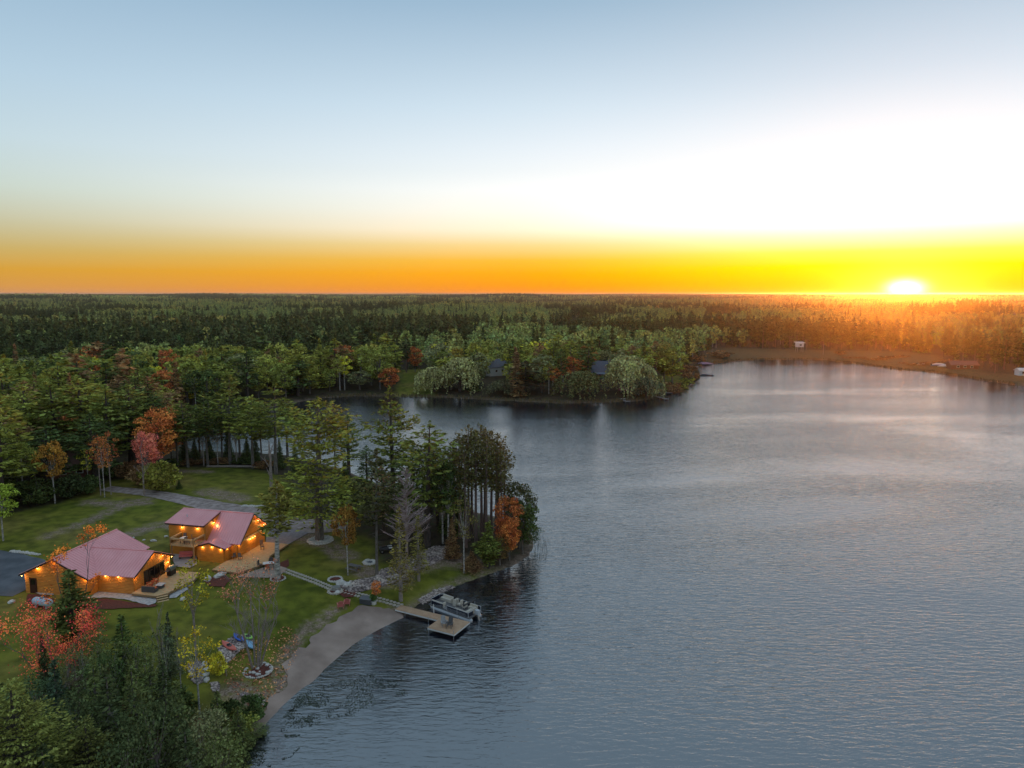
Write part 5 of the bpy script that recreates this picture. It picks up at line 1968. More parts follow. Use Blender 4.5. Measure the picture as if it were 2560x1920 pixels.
for u, v, vt in [(462, 1150, 1075), (525, 1152, 1085), (572, 1148, 1070), (618, 1150, 1088), (640, 1158, 1080), (488, 1156, 1092), (700, 1172, 1090), (740, 1190, 1100)]:
    tree('spruce', u, v, vt, 26, 'darkgreen', 'slim dark spruce low between the pine trunks before the bay', 'slim spruces before the bay')
for i_, (u, v, vt, w, sp2, l_) in enumerate([
        (1107, 1359, 1160, 62, 'birch', 'twin birch, the left white stem at the end of the rock bed'), (1121, 1366, 1150, 70, 'birch', 'twin birch, the right white stem at the end of the rock bed')]):
    tree(sp2, u, v, vt, w, (.040, .058, .020), l_, 'birches at the end of the rock bed')
grove = [(1150, 1345, 1068), (1172, 1352, 1050), (1190, 1360, 1062), (1204, 1350, 1046), (1216, 1368, 1078), (1228, 1352, 1060), (1240, 1362, 1085), (1180, 1335, 1058), (1212, 1338, 1052), (1255, 1366, 1120), (1262, 1350, 1105), (1135, 1340, 1105), (1165, 1368, 1100), (1246, 1340, 1070)]
for u, v, vt in grove:
    tree('redpine', u, v, vt + 8, 52, (.070, .068, .024), 'tall bare stemmed red pine in the grove on the point', 'red pines in the grove on the point')
tree('maple', 1270, 1392, 1235, 70, 'rust', 'dark red maple among the pines on the point')
tree('maple', 1274, 1402, 1290, 52, 'orange', 'orange maple low on the point, left of the green shoreline tree')
tree('wispy', 1160, 1433, 1245, 66, (.10, .085, .028), 'pale stemmed birch with a few orange leaves standing alone on the grass before the grove', var=0)
tree('tightpine', 1222, 1420, 1300, 66, 'pine', 'bushy young pine at the foot of the grove')
tree('maple', 1306, 1384, 1244, 76, (.050, .068, .020), 'green leafy tree leaning over the water at the tip of the point')
tree('maple', 1298, 1370, 1200, 72, (.052, .052, .022), 'brown green tree behind the orange maple on the point')
tree('leafy', 1321, 1374, 1300, 62, (.045, .068, .018), 'lowest dark green tree at the very tip of the point')
tree('leafy', 1250, 1413, 1330, 52, (.09, .06, .02), 'small brownish bush tree on the shore below the orange maple')
for u, v, vt, w, c in [(1180, 1425, 1375, 50, 'brown'), (1135, 1330, 1230, 70, 'darkgreen'), (1160, 1322, 1215, 60, 'darkgreen'), (1095, 1315, 1130, 90, 'pine'), (1130, 1300, 1125, 80, 'pine'), (1030, 1300, 1105, 100, 'darkgreen'), (1080, 1290, 1080, 90, 'pine'), (905, 1300, 1185, 80, 'darkgreen'), (960, 1330, 1160, 90, 'brown'), (1010, 1345, 1190, 90, 'darkgreen'), (862, 1262, 1150, 60, 'darkgreen'), (1130, 1395, 1290, 40, 'brown')]:
    tree('whitepine' if w > 75 else 'spruce', u, v, vt, w, c, 'dark conifer filling the wood behind the dead conifer and the rock bed' if u < 1100 else 'dark undergrowth conifer between the tall red pines', 'conifers in the wood on the point')

# the white pines across the lawn's far edge, water glinting between their trunks
row = [(445, 1166, 1010, 100, 'olive'), (555, 1152, 1020, 80, 'darkgreen'), (655, 1165, 1000, 90, 'pine'), (20, 1215, 1015, 130, 'brown'), (75, 1190, 960, 150, 'ltpine'), (150, 1180, 955, 160, 'pine'), (215, 1172, 940, 170, 'ltpine'), (275, 1185, 970, 150, 'pine'), (330, 1165, 958, 140, 'pine'),
       (395, 1160, 985, 120, 'darkgreen'), (470, 1168, 1000, 120, 'pine'), (520, 1165, 975, 110, 'darkgreen'), (575, 1160, 935, 130, 'pine'), (632, 1170, 985, 130, 'ltpine'), (690, 1185, 955, 150, 'pine'),
       (720, 1155, 990, 120, 'ltpine'), (838, 1160, 1010, 70, 'brown'), (600, 1140, 1000, 100, 'darkgreen'), (500, 1145, 1010, 90, 'pine'), (120, 1230, 1060, 120, 'darkgreen'), (240, 1215, 1030, 130, 'darkgreen')]
for u, v, vt, w, c in row:
    tree('rowpine' if u > 420 else 'whitepine', u, v, vt, w, c, 'spreading white pine in the row behind the lawn, lake glinting between the trunks' if u > 380 else 'spreading white pine in the dark wood behind the left lawn',
         'white pines between the lawn and the bay' if u > 380 else 'white pines behind the left lawn')
tree('maple', 400, 1185, 1015, 92, 'orange', 'bright orange red maple in front of the pines above the driveway', var=0)
tree('maple', 372, 1205, 1075, 60, 'pinkred', 'fading pink maple below the bright orange one by the driveway')
tree('maple', 430, 1160, 1010, 60, 'rust', 'dark rust red tree just right of the bright orange maple')
tree('young', 138, 1258, 1100, 66, (.22, .115, .025), 'small tree with orange top and bare pale stem at the left lawn edge')
tree('young', 60, 1255, 1095, 70, 'green', 'light green young tree left of the orange topped one', var=0)
tree('young', 8, 1352, 1205, 78, (.16, .20, .03), 'yellow green tree cut by the left edge of the picture')
for u, v, vt, w, c, l_ in [(252, 1238, 1085, 40, 'rust', 'leftmost of three thin birches with rusty leaves by the driveway'), (262, 1243, 1090, 42, 'orange', 'middle of three thin birches with orange leaves by the driveway'),
                          (278, 1236, 1075, 44, 'rust', 'rightmost of three thin birches with rusty leaves by the driveway'), (222, 1225, 1120, 36, 'ygreen', 'thin yellow green birch left of the three rusty ones')]:
    tree('wispy', u, v, vt, w, c, l_, 'thin birches by the driveway')
tree('wispy', 510, 1165, 1050, 44, (.10, .075, .02), 'pale birch stem in front of the bay between dark pines', 'birches before the bay')
tree('wispy', 545, 1162, 1040, 44, (.13, .07, .02), 'birch with rusty leaves in front of the bay', 'birches before the bay')
tree('wispy', 592, 1160, 1045, 40, (.09, .08, .02), 'birch beside the fallen log at the far lawn edge', 'birches before the bay')
tree('bush', 400, 1228, 1150, 88, 'olive', 'rounded olive bush beside the driveway under the maples')
tree('bush', 360, 1215, 1160, 60, 'brown', 'brown bush behind the bare tree by the driveway')
tree('spruce', 448, 1222, 1198, 14, 'darkgreen', 'tiny dark spruce on the lawn beside the driveway')
for u, v, vt, w, c in [(20, 1262, 1190, 90, 'darkgreen'), (95, 1262, 1195, 90, 'darkgreen'), (180, 1245, 1180, 70, 'blackgreen'), (225, 1235, 1185, 50, 'darkgreen'), (480, 1160, 1146, 60, 'brown'), (545, 1158, 1146, 60, 'brown'), (610, 1158, 1144, 60, 'darkgreen'), (660, 1170, 1150, 50, 'brown'), (430, 1165, 1146, 50, 'darkgreen'), (320, 1195, 1150, 60, 'brown'), (280, 1195, 1150, 60, 'darkgreen')]:
    tree('bush', u, v, vt, w, c, 'dark bush at the foot of the wood along the far lawn edge', 'bushes along the far lawn edge')

# lower left thicket
low = [('feather', 60, 2090, 1690, 250, (.125, .13, .034), 'large yellow green feathery pine in the lower left corner', .0),
       ('feather', 235, 2080, 1790, 180, (.085, .088, .026), 'second feathery yellowish pine right of the corner one', 0),
       ('spruce', 121, 1772, 1575, 46, 'blackgreen', 'narrow near black spruce in front of the red maple', 0),
       ('tightpine', 185, 1620, 1418, 112, (.065, .075, .022), 'green pine hiding the middle of the single storey cabin', 0),
       ('thicket', 318, 1765, 1535, 110, (.055, .075, .022), 'soft green pine rising in front of the pebble bed', 0),
       ('thicket', 425, 1700, 1528, 50, (.055, .066, .036), 'slim grey green spruce just below the deck steps', 0),
       ('wispy', 500, 1798, 1568, 92, 'yellow', 'bright yellow birch above the row of white boulders', 0),
       ('wispy', 490, 1640, 1398, 84, (.24, .20, .02), 'yellow green birch standing before the end of the cabin deck', 1),
       ('bush', 545, 1690, 1628, 44, 'ygreen', 'small yellow green bush beside the bright yellow birch', 0),
       ('bush', 628, 1800, 1738, 80, (.05, .075, .025), 'rounded green bush at the lower end of the beach', 0),
       ('bush', 565, 1830, 1745, 90, (.035, .050, .018), 'dark green bush left of the beach end', 0),
       ]
for kd_, u, v, vt, w, c, l_, _ in low:
    tree(kd_, u, v, vt, w, c, l_)
dk = [(290, 2010, 1660, 130, 'blackgreen'), (350, 1920, 1630, 100, 'darkgreen'), (400, 2040, 1700, 130, 'blackgreen'), (455, 1960, 1700, 110, 'darkgreen'), (515, 2020, 1740, 120, 'greyg'), (555, 1930, 1720, 90, 'darkgreen'),
      (250, 1890, 1640, 90, 'darkgreen'), (200, 1960, 1700, 110, 'blackgreen'), (150, 1890, 1650, 100, (.04, .06, .035)), (330, 2120, 1780, 130, 'blackgreen'), (480, 2120, 1800, 130, 'blackgreen'), (600, 1880, 1760, 70, 'darkgreen'), (270, 1820, 1600, 80, (.05, .07, .025)), (385, 1830, 1640, 80, 'darkgreen'), (100, 1850, 1660, 90, (.045, .065, .03)), (20, 1830, 1700, 80, 'darkgreen'), (420, 1880, 1650, 90, 'blackgreen'), (560, 2060, 1810, 110, 'darkgreen'), (130, 2140, 1850, 150, 'blackgreen'), (640, 1850, 1790, 50, 'darkgreen'), (300, 1900, 1720, 80, 'blackgreen')]
for k_i, (u, v, vt, w, c) in enumerate(dk):
    tree(('thicket', 'thicket', 'leafy', 'thicket', 'leafy')[k_i % 5], u, v, vt + (20 if k_i % 5 in (2, 4) else 0), w * (1.25 if k_i % 5 in (2, 4) else 1), {'blackgreen': (.050, .062, .026), 'darkgreen': (.090, .105, .036)}.get(c, c), ('shaggy dark conifer', 'shaggy dark conifer', 'muted green leafy tree', 'shaggy dark conifer', 'muted green leafy tree')[k_i % 5] + ' in the thicket filling the lower left of the picture', 'trees in the lower left thicket')
for k_i, (u, v, vt, w, c) in enumerate([(215, 1760, 1590, 70, (.085, .10, .035)), (255, 1730, 1560, 64, (.07, .085, .035)), (300, 1800, 1600, 80, (.085, .095, .035)), (345, 1780, 1570, 70, (.075, .095, .03)), (385, 1810, 1610, 70, (.09, .10, .035)), (240, 1830, 1640, 80, (.08, .10, .04)), (455, 1760, 1590, 60, (.08, .09, .04)), (180, 1780, 1620, 70, (.09, .10, .04)), (420, 1790, 1560, 56, (.06, .075, .04)), (365, 1720, 1590, 46, (.09, .095, .04))]):
    tree('wispy', u, v, vt, w, c, 'thin airy green tree rising between the cabin deck and the lower left thicket', 'thin trees above the thicket')
for i_ in range(16):
    u, v = [(170, 1790), (215, 1800), (330, 1800), (370, 1790), (450, 1800), (520, 1850), (480, 1870), (60, 1800), (250, 1780), (290, 1760), (560, 1870), (590, 1850), (420, 1780), (350, 1850), (400, 1900), (130, 1820)][i_]
    tree('bush', u, v, v - 70, 90, ['darkgreen', 'greyg', 'brown', 'green'][i_ % 4], 'leafy bush in the undergrowth of the lower left thicket', 'bushes in the lower left thicket')


def bare_tree(label, u, v, vtop, bark, cat='bare tree', leaves=None, name='bare_tree', group=None, **k):
    p = atg(u, v)
    h = height_at(p.y, vtop) - p.z
    tb, tips = bare(h=h, **k)
    zmax = max(q[2] for q in tb.v)
    r = thing(name, label, cat, (p.x, p.y, p.z - .05), 0, group)
    s = h / zmax
    r.scale = (s, s, s)
    tb.build('trunk', M[bark], r)
    if leaves:
        for (n, sp3, lf, fr, c, fn) in leaves:
            link_mesh('crown', sparse_leaves(tips, n, sp3, lf, 5, fr, fn), r, c)
    return r


bare_tree('dead grey brown conifer with bare upswept branches on the rock bed', 1018, 1428, 1166, 'dead_twig', seed=3, conif=True, leaves=[(5, .22, .16, .35, (.11, .10, .03), lambda t: t[2] < 9)])
bare_tree('nearly leafless many stemmed birch with last rusty leaves in the stone edged mulch bed', 640, 1668, 1398, 'bark_pale', 'birch tree', seed=23, stems=6, lean=.30, spread=.85, depth=4, tr=.13,
          leaves=[(8, .30, .15, .30, (.34, .13, .075), lambda t: t[2] > 7.5)])
bare_tree('pinkish bare tree with one side of branches standing at the driveway bend', 361, 1240, 1082, 'bark_pale', seed=8, spread=.62, depth=4, tr=.2, leaves=[(4, .2, .2, .12, (.34, .12, .08), None)])
bare_tree('broken grey snag with forked top at the right end of the far lawn', 679, 1232, 1098, 'bark_pale', 'dead tree', seed=5, spread=.7, depth=1, n=2, tr=.28, name='dead_tree')
bare_tree('red leaved maple with grey stems beside the gas tank', 150, 1725, 1495, 'bark_grey', 'maple tree', seed=6, stems=5, lean=.5, spread=.7, depth=4, tr=.09, name='maple_tree',
          leaves=[(12, .5, .14, .5, (.50, .085, .055), None), (9, .4, .14, .25, (.55, .16, .05), None)])
bare_tree('thin tree with a few orange leaves rising in front of the cabin roof', 190, 1590, 1325, 'bark_grey', 'maple tree', seed=9, stems=2, lean=.30, spread=.6, depth=3, tr=.09, name='maple_tree', leaves=[(22, .28, .19, .55, (.50, .16, .03), None)])
bare_tree('spindly grey tree left of the driveway birches, its branches leafless', 95, 1262, 1150, 'bark_grey', seed=19, spread=.6, depth=3, tr=.1)
for i_, (u, v, vt, l_) in enumerate([(401, 1692, 1520, 'left of two close bare stems below the deck steps'), (409, 1700, 1500, 'right of two close bare stems below the deck steps'), (445, 1640, 1565, 'short bare stem left of the yellow birch'),
                                     (462, 1660, 1580, 'pale bare stem next to the yellow birch'), (566, 1690, 1635, 'short thin bare stem on the grass below the coral kayak'), (350, 1720, 1600, 'leaning grey bare stem in the lower left thicket'), (440, 1880, 1780, 'long pale dead stem low in the thicket'), (190, 1700, 1610, 'crooked bare stem right of the red maple')]):
    bare_tree(l_, u, v, vt, 'bark_pale', 'dead tree', seed=30 + i_, spread=.5, depth=1, n=4, tr=.06, name='dead_tree', group='bare stems in the lower left')
p = atg(946, 1511)
o3 = tree('young', 941, 1512, 1450, 28, 'orange', 'small orange leaved tree with a white stem beside the potted plant')
"""leaf colour of fallen leaves"""
lf = np.array(scatter(pxpoly([(560, 1640), (720, 1560), (760, 1600), (700, 1700), (640, 1760), (560, 1700)], 1.4), 900, 3))
fz = ground(lf) + .05
link_mesh('fallen_leaves', quads(np.column_stack([lf, fz]), .16, np.random.default_rng(4), flat=.8, name='fallen_leaves'), None, (.30, .14, .07), 'stuff')

# fallen log along the far lawn
fl_ = thing('fallen_log', 'pale fallen log lying along the far edge of the lawn', 'log', atg(585, 1170))
MB().tube([(-6, 0, .35), (0, .3, .3), (6, 0, .35)], [.22, .25, .2], 8).build('log', M['bark_pale'], fl_)

# floating weeds and lily leaves on the sheltered water
def weeds(name, poly, n, seed, c, size=.3):
    P = np.array(scatter(poly, n, seed))
    P = P[shore_sd(P) < -.3]
    w = fnoise(P[:, 0] / 2.2, P[:, 1] / 1.6, seed, 3)
    P = P[w > .5]
    rd = np.random.default_rng(seed)
    me = quads(np.column_stack([P, np.full(len(P), .012) + rd.random(len(P)) * .01]), size, rd, flat=1.0, aspect=1.2, name=name)
    co = np.empty(len(me.vertices) * 3, np.float32)
    me.vertices.foreach_get('co', co)
    co = co.reshape(-1, 3)
    co[:, 2] = np.clip(co[:, 2], .006, .03)
    me.vertices.foreach_set('co', co.ravel())
    link_mesh(name, me, None, c, 'stuff')


weeds('water_weeds', pxpoly([(1060, 1515), (1140, 1478), (1240, 1455), (1290, 1440), (1290, 1500), (1220, 1560), (1180, 1560), (1130, 1490)], 0), 5200, 3, (.035, .024, .012), .10)
weeds('water_weeds', pxpoly([(740, 1740), (860, 1690), (1000, 1680), (1020, 1740), (860, 1800), (700, 1830)], 0), 3600, 5, (.03, .034, .022), .10)
weeds('water_weeds', pxpoly([(560, 1910), (700, 1800), (760, 1730), (800, 1760), (760, 1860), (700, 1920)], 0), 3600, 7, (.035, .04, .028), .10)
# reeds in the shallows off the point
rp = np.array(scatter(pxpoly([(1336, 1335), (1372, 1350), (1368, 1400), (1322, 1400)], 0), 110, 9))
rb = MB()
for x, y in rp:
    hh = random.uniform(.3, .8)
    rb.tube([(x, y, -.2), (x + random.uniform(-.1, .1), y, hh)], [.02, .008], 3, False)
rb.build('reeds', M['forest_conifer'], kind='stuff')

# ------------------------------------------------------------------ far shore: cabins, boats, docks, poles
M['far_roof'] = mat('far_roof', (.085, .095, .13), .5, ((.12, .13, .17), 2))
M['far_wall'] = mat('far_wall', (.22, .19, .17), .8)
M['far_brown'] = mat('far_brown', (.16, .065, .04), .8)
M['far_red'] = mat('far_red', (.22, .05, .04), .7)
M['blue_roof'] = mat('blue_roof', (.17, .20, .27), .4)


def simple_house(name, label, cat, p, rz, L_, W, he, hr, wall, roof, door=None, nwin=2, chimney=False, porch=False):
    r = thing(name, label, cat, p, rz)
    MB().prism([(-L_ / 2, -W / 2), (L_ / 2, -W / 2), (L_ / 2, W / 2), (-L_ / 2, W / 2)], -.3, he).build('wall', wall, r)
    g = MB()
    for s in (-1, 1):
        x = s * (L_ / 2 - .01)
        g.add([(x, -W / 2, he), (x, W / 2, he), (x, 0, hr - .1), (x - s * .12, -W / 2, he), (x - s * .12, W / 2, he), (x - s * .12, 0, hr - .1)], [(0, 1, 2), (5, 4, 3), (0, 3, 4, 1), (1, 4, 5, 2), (2, 5, 3, 0)])
    g.build('gable', wall, r)
    o = .4
    k = (hr - he) / (W / 2)
    ro = MB()
    for s in (-1, 1):
        ro.slab([(-L_ / 2 - o, 0, hr), (L_ / 2 + o, 0, hr), (L_ / 2 + o, s * (W / 2 + o), he - o * k), (-L_ / 2 - o, s * (W / 2 + o), he - o * k)], .15)
    ro = ro.build('roof', roof, r)
    if chimney:
        MB().box((L_ * .25, .4, hr + .3), (.6, .6, 1.6)).build('chimney', M['far_wall'], ro)
    for i in range(nwin):
        x = -L_ / 2 + L_ * (i + 1) / (nwin + 1 + (1 if door else 0))
        f_ = MB().box((x, -W / 2 - .03, he * .55), (1.3, .08, 1.2)).build('window', M['white'], r)
        MB().box((x, -W / 2 - .075, he * .55), (1.05, .03, .95)).build('pane', M['glass'], f_)
    if door:
        MB().box((L_ / 2 - 1.3, -W / 2 - .04, 1.05), (1.0, .08, 2.1)).build('door', door, r)
    if porch:
        MB().slab([(-L_ / 2, -W / 2, he - .25), (L_ / 2, -W / 2, he - .25), (L_ / 2, -W / 2 - 2.2, he - .9), (-L_ / 2, -W / 2 - 2.2, he - .9)], .1).build('porch_roof', M['blue_roof'], r)
        for x in (-L_ / 2 + .2, 0, L_ / 2 - .2):
            MB().box((x, -W / 2 - 2.0, (he - .9) / 2), (.12, .12, he - .9)).build('post', M['white'], r)
    return r


simple_house('lake_cabin', 'dark blue roofed cabin with a red door between the willows on the far shore', 'cabin', atg(1509, 948), R(-8), 10, 7, 3.8, 8.2, M['far_wall'], M['far_roof'], M['far_red'], 1, True, True)
simple_house('lake_cabin', 'grey blue roofed house with white gable end half hidden above the far willows', 'cabin', atg(1238, 938), R(35), 10, 7, 4.4, 7.6, M['white'], M['far_roof'], None, 2)
simple_house('boathouse', 'low brown roofed cabin at the edge of the tall wood on the far right shore', 'cabin', atg(2405, 921), R(-8), 13, 6, 2.2, 4.0, M['far_brown'], mat('brown_roof', (.20, .085, .065), .7), None, 3)
simple_house('shed', 'small white shed cut by the right edge of the picture', 'shed', atg(2556, 938), R(-5), 5, 4, 2.5, 3.5, M['white'], M['white'], None, 2)
simple_house('cabin', 'brown log cabin half hidden in the wood left of the driveway', 'cabin', atg(185, 1185), R(25), 9, 7, 2.6, 5.0, M['far_brown'], mat('rust_roof', (.20, .11, .09), .8), None, 2)
simple_house('cabin', 'pale walled cabin glimpsed behind the pines across the bay', 'cabin', atg(700, 940), R(10), 9, 6, 2.6, 4.4, M['far_wall'], M['far_roof'], None, 2)
simple_house('cabin', 'cabin with a snow pale roof edge seen under the left willow', 'cabin', atg(1140, 950), R(5), 7, 5, 2.3, 3.6, M['far_wall'], M['hull'], None, 2)
# white garden pavilion
pv = thing('pavilion', 'small white garden pavilion on the grass left of the willows', 'pavilion', atg(1045, 962))
for i in range(6):
    a_ = i * math.pi / 3
    MB().box((1.35 * math.cos(a_), 1.35 * math.sin(a_), 1.15), (.16, .16, 2.3)).build('post', M['white'], pv)
MB().tube([(0, 0, 2.3), (0, 0, 2.42), (0, 0, 3.4)], [1.75, 1.75, .75], 6).build('roof', M['white'], pv)
MB().tube([(0, 0, 0), (0, 0, .15)], [1.5, 1.5], 6).build('floor', M['white'], pv)
MB().box((0, .9, 1.1), (1.6, .05, 1.6)).build('screen', M['dark'], pv)
# white lookout hut far right
lo_ = thing('hunting_hut', 'little white hut on stilts at the wood edge across the marsh', 'hut', atg(1998, 880))
MB().box((0, 0, 4.6), (4.2, 3.6, 2.6)).build('wall', M['white'], lo_)
MB().slab([(-2.9, -2.5, 6.2), (2.9, -2.5, 6.2), (2.9, 2.5, 6.6), (-2.9, 2.5, 6.6)], .3).build('roof', M['white'], lo_)
for x in (-1.8, 1.8):
    for y in (-1.5, 1.5):
        MB().box((x, y, 1.6), (.3, .3, 3.4)).build('leg', M['bark_pale'], lo_)
MB().box((0, -1.84, 4.7), (1.4, .06, .9)).build('window', M['dark'], lo_)

# boat lift with the mauve canopy
q = at(1578, 992, 0)
bl = thing('boat_lift', 'boat lift under a mauve striped canopy at the far shore dock', 'boat lift', (q.x, q.y, 0), R(-28))
for x in (-3.6, 3.6):
    for y in (-1.6, 1.6):
        MB().box((x, y, 1.0), (.14, .14, 3.2)).build('post', M['metal'], bl)
cv = MB()
for s in (-1, 1):
    cv.slab([(-4.6, 0, 3.6), (4.6, 0, 3.6), (4.6, s * 2.0, 2.7), (-4.6, s * 2.0, 2.7)], .06)
cv.build('canopy', mat('canopy', (.30, .10, .13), .6), bl)
for s in (-1, 1):
    MB().box((0, s * 1.98, 2.55), (9.2, .04, .35)).build('valance', mat('valance', (.24, .06, .08), .6), bl)
pontoon_boat('pontoon boat in shade under the mauve lift canopy', (q.x, q.y, .45), R(-28), group='boats across the lake', sc=.9)


def small_dock(label, a_, b_, w=1.4, m_=None):
    c = (a_ + b_) / 2
    r = thing('dock', label, 'dock', (c.x, c.y, .45), math.atan2(b_.y - a_.y, b_.x - a_.x))
    L_ = (b_ - a_).length
    mb = MB()
    n = int(L_ / .5)
    for i in range(n):
        mb.box((-L_ / 2 + L_ * (i + .5) / n, 0, 0), (L_ / n - .03, w, .06))
    mb.build('deck_board', m_ or M['weath2'], r, kind='stuff')
    MB().box((0, w / 2, -.1), (L_, .05, .18)).build('rim', M['dkgrey'], r)
    for x in (-L_ * .45, 0, L_ * .45):
        for s in (-1, 1):
            MB().tube([(x, s * w / 2, -1.2), (x, s * w / 2, .5)], .05, 6).build('dock_pole', M['metal'], r)
    return r


M['weath2'] = mat('weath2', (.22, .20, .21), .8)
small_dock('grey dock left of the mauve boat lift', at(1533, 994, .45), at(1572, 1004, .45), 1.8)
small_dock('thin dark dock right of the shore willow across the lake', at(1640, 991, .45), at(1668, 998, .45), 1.6)
small_dock('white edged dock on the notch of the far shore', at(1716, 917, .45), at(1746, 917, .45), 1.8, M['hull'])
small_dock('dock by the brown cabin on the far right shore', at(2420, 932, .45), at(2450, 934, .45), 2, M['hull'])


def small_boat(label, p, rz, L_, W, m_, cover=None, group='boats across the lake', name='boat'):
    r = thing(name, label, 'boat', p, rz, group)
    vs, fs = [], []
    n, k = 9, 7
    for i in range(n):
        t = i / (n - 1)
        w = W / 2 * (1 - max(0, (t - .45) / .55) ** 2.2) + .02
        for j in range(k):
            q = math.pi * j / (k - 1)
            vs.append((-L_ / 2 + L_ * t, -w * math.cos(q), .65 + .15 * t - .75 * math.sin(q) * (1 - .3 * t)))
    for i in range(n - 1):
        for j in range(k - 1):
            fs.append((i * k + j, (i + 1) * k + j, (i + 1) * k + j + 1, i * k + j + 1))
    for i in range(n - 1):
        fs.append((i * k, i * k + k - 1, (i + 1) * k + k - 1, (i + 1) * k))
    fs.append(tuple(range(k)))
    MB().add(vs, fs).build('hull', m_, r)
    if cover:
        mb = MB()
        mb.add([(-L_ * .48, -W * .45, .8), (-L_ * .48, W * .45, .8), (L_ * .4, W * .3, .95), (L_ * .4, -W * .3, .95), (-L_ * .2, 0, 1.5), (L_ * .15, 0, 1.45)],
               [(0, 3, 5, 4), (1, 4, 5, 2), (0, 4, 1), (2, 5, 3), (0, 1, 2, 3)])
        mb.build('cover', cover, r)
    MB().box((-L_ / 2 - .2, 0, .8), (.4, .4, .8)).build('outboard_motor', M['black'], r)
    return r


M['lilac'] = mat('lilac', (.42, .24, .36), .5)
q = at(1764, 912, .2); small_boat('boat with a lilac cover pulled up at the far shore notch', (q.x, q.y, .1), R(-8), 8.5, 3.2, mat('lilac_hull', (.50, .36, .50), .5), M['lilac'])
q = at(1764, 938, .2)
rf = thing('swim_raft', 'dark raft with a pole floating off the far shore', 'raft', (q.x, q.y, 0), R(-4))
MB().box((0, 0, .25), (7.4, 2.6, .35)).build('platform', M['dkgrey'], rf)
for s in (-1, 1):
    MB().tube([(-3.4, s, 0), (3.4, s, 0)], .3, 8).build('float', M['navy'], rf)
MB().tube([(3.2, 0, .3), (3.2, 0, 7.5)], .07, 6).build('pole', M['bark_pale'], rf)
MB().box((-.5, 0, .62), (3.2, .5, .4)).build('bench', M['far_roof'], rf)
q = atg(2362, 920); small_boat('white covered boat parked on the grass by the far right shore', (q.x, q.y, q.z + .3), R(170), 7, 2.4, M['white'], M['hull'])
q = atg(2346, 926); small_boat('blue and white boat lying lower by the waterline at the far right', (q.x, q.y, q.z + .2), R(5), 8, 2.2, mat('blue_hull', (.12, .14, .3), .4), M['white'])
q = atg(2302, 913); small_boat('little white boat upturned on the marsh grass', (q.x, q.y, q.z), R(0), 4, 1.6, M['white'])
q = atg(1630, 970); small_boat('tiny pale boat on the grass by the far willow', (q.x, q.y, q.z), R(8), 4, 1.5, M['hull'])
q = at(1664, 986, 0); small_boat('dark boat moored right of the far shore willow', (q.x, q.y, -.05), R(-12), 5.5, 2.0, M['dkgrey'])
q = at(1552, 1000, 0); small_boat('white boat beside the mauve lift', (q.x, q.y, -.05), R(-30), 5, 2.0, M['hull'])
q = atg(2385, 914)
vn = thing('van', 'white van parked beside the low brown cabin on the far right', 'van', (q.x, q.y, q.z), R(8))
MB().prism([(-2.4, -.95), (2.2, -.95), (2.4, -.7), (2.4, .7), (2.2, .95), (-2.4, .95)], .45, 1.2).build('body', M['white'], vn)
MB().prism([(-2.3, -.88), (1.3, -.88), (1.3, .88), (-2.3, .88)], 1.2, 2.1).build('cab', M['white'], vn)
MB().box((1.33, 0, 1.6), (.05, 1.5, .6)).build('windshield', M['glass'], vn)
for x in (-1.5, 1.5):
    for s in (-1, 1):
        MB().tube([(x, s * .8, .35), (x, s * 1.0, .35)], .35, 12).build('wheel', M['black'], vn)
for i_, (u, v, vt, l_) in enumerate([(1780, 884, 872, 'pale utility pole above the lilac covered boat'), (2058, 886, 860, 'utility pole on the marsh right of the stilt hut'), (2219, 872, 858, 'utility pole at the wood edge under the sun')]):
    p = atg(u, v)
    h = height_at(p.y, vt) - p.z
    ut = thing('utility_pole', l_, 'pole', p)
    MB().tube([(0, 0, 0), (0, 0, h)], [.22, .16], 8).build('post', M['bark_pale'], ut)
    MB().box((0, 0, h - .6), (1.8, .14, .14)).build('crossarm', M['bark_pale'], ut)

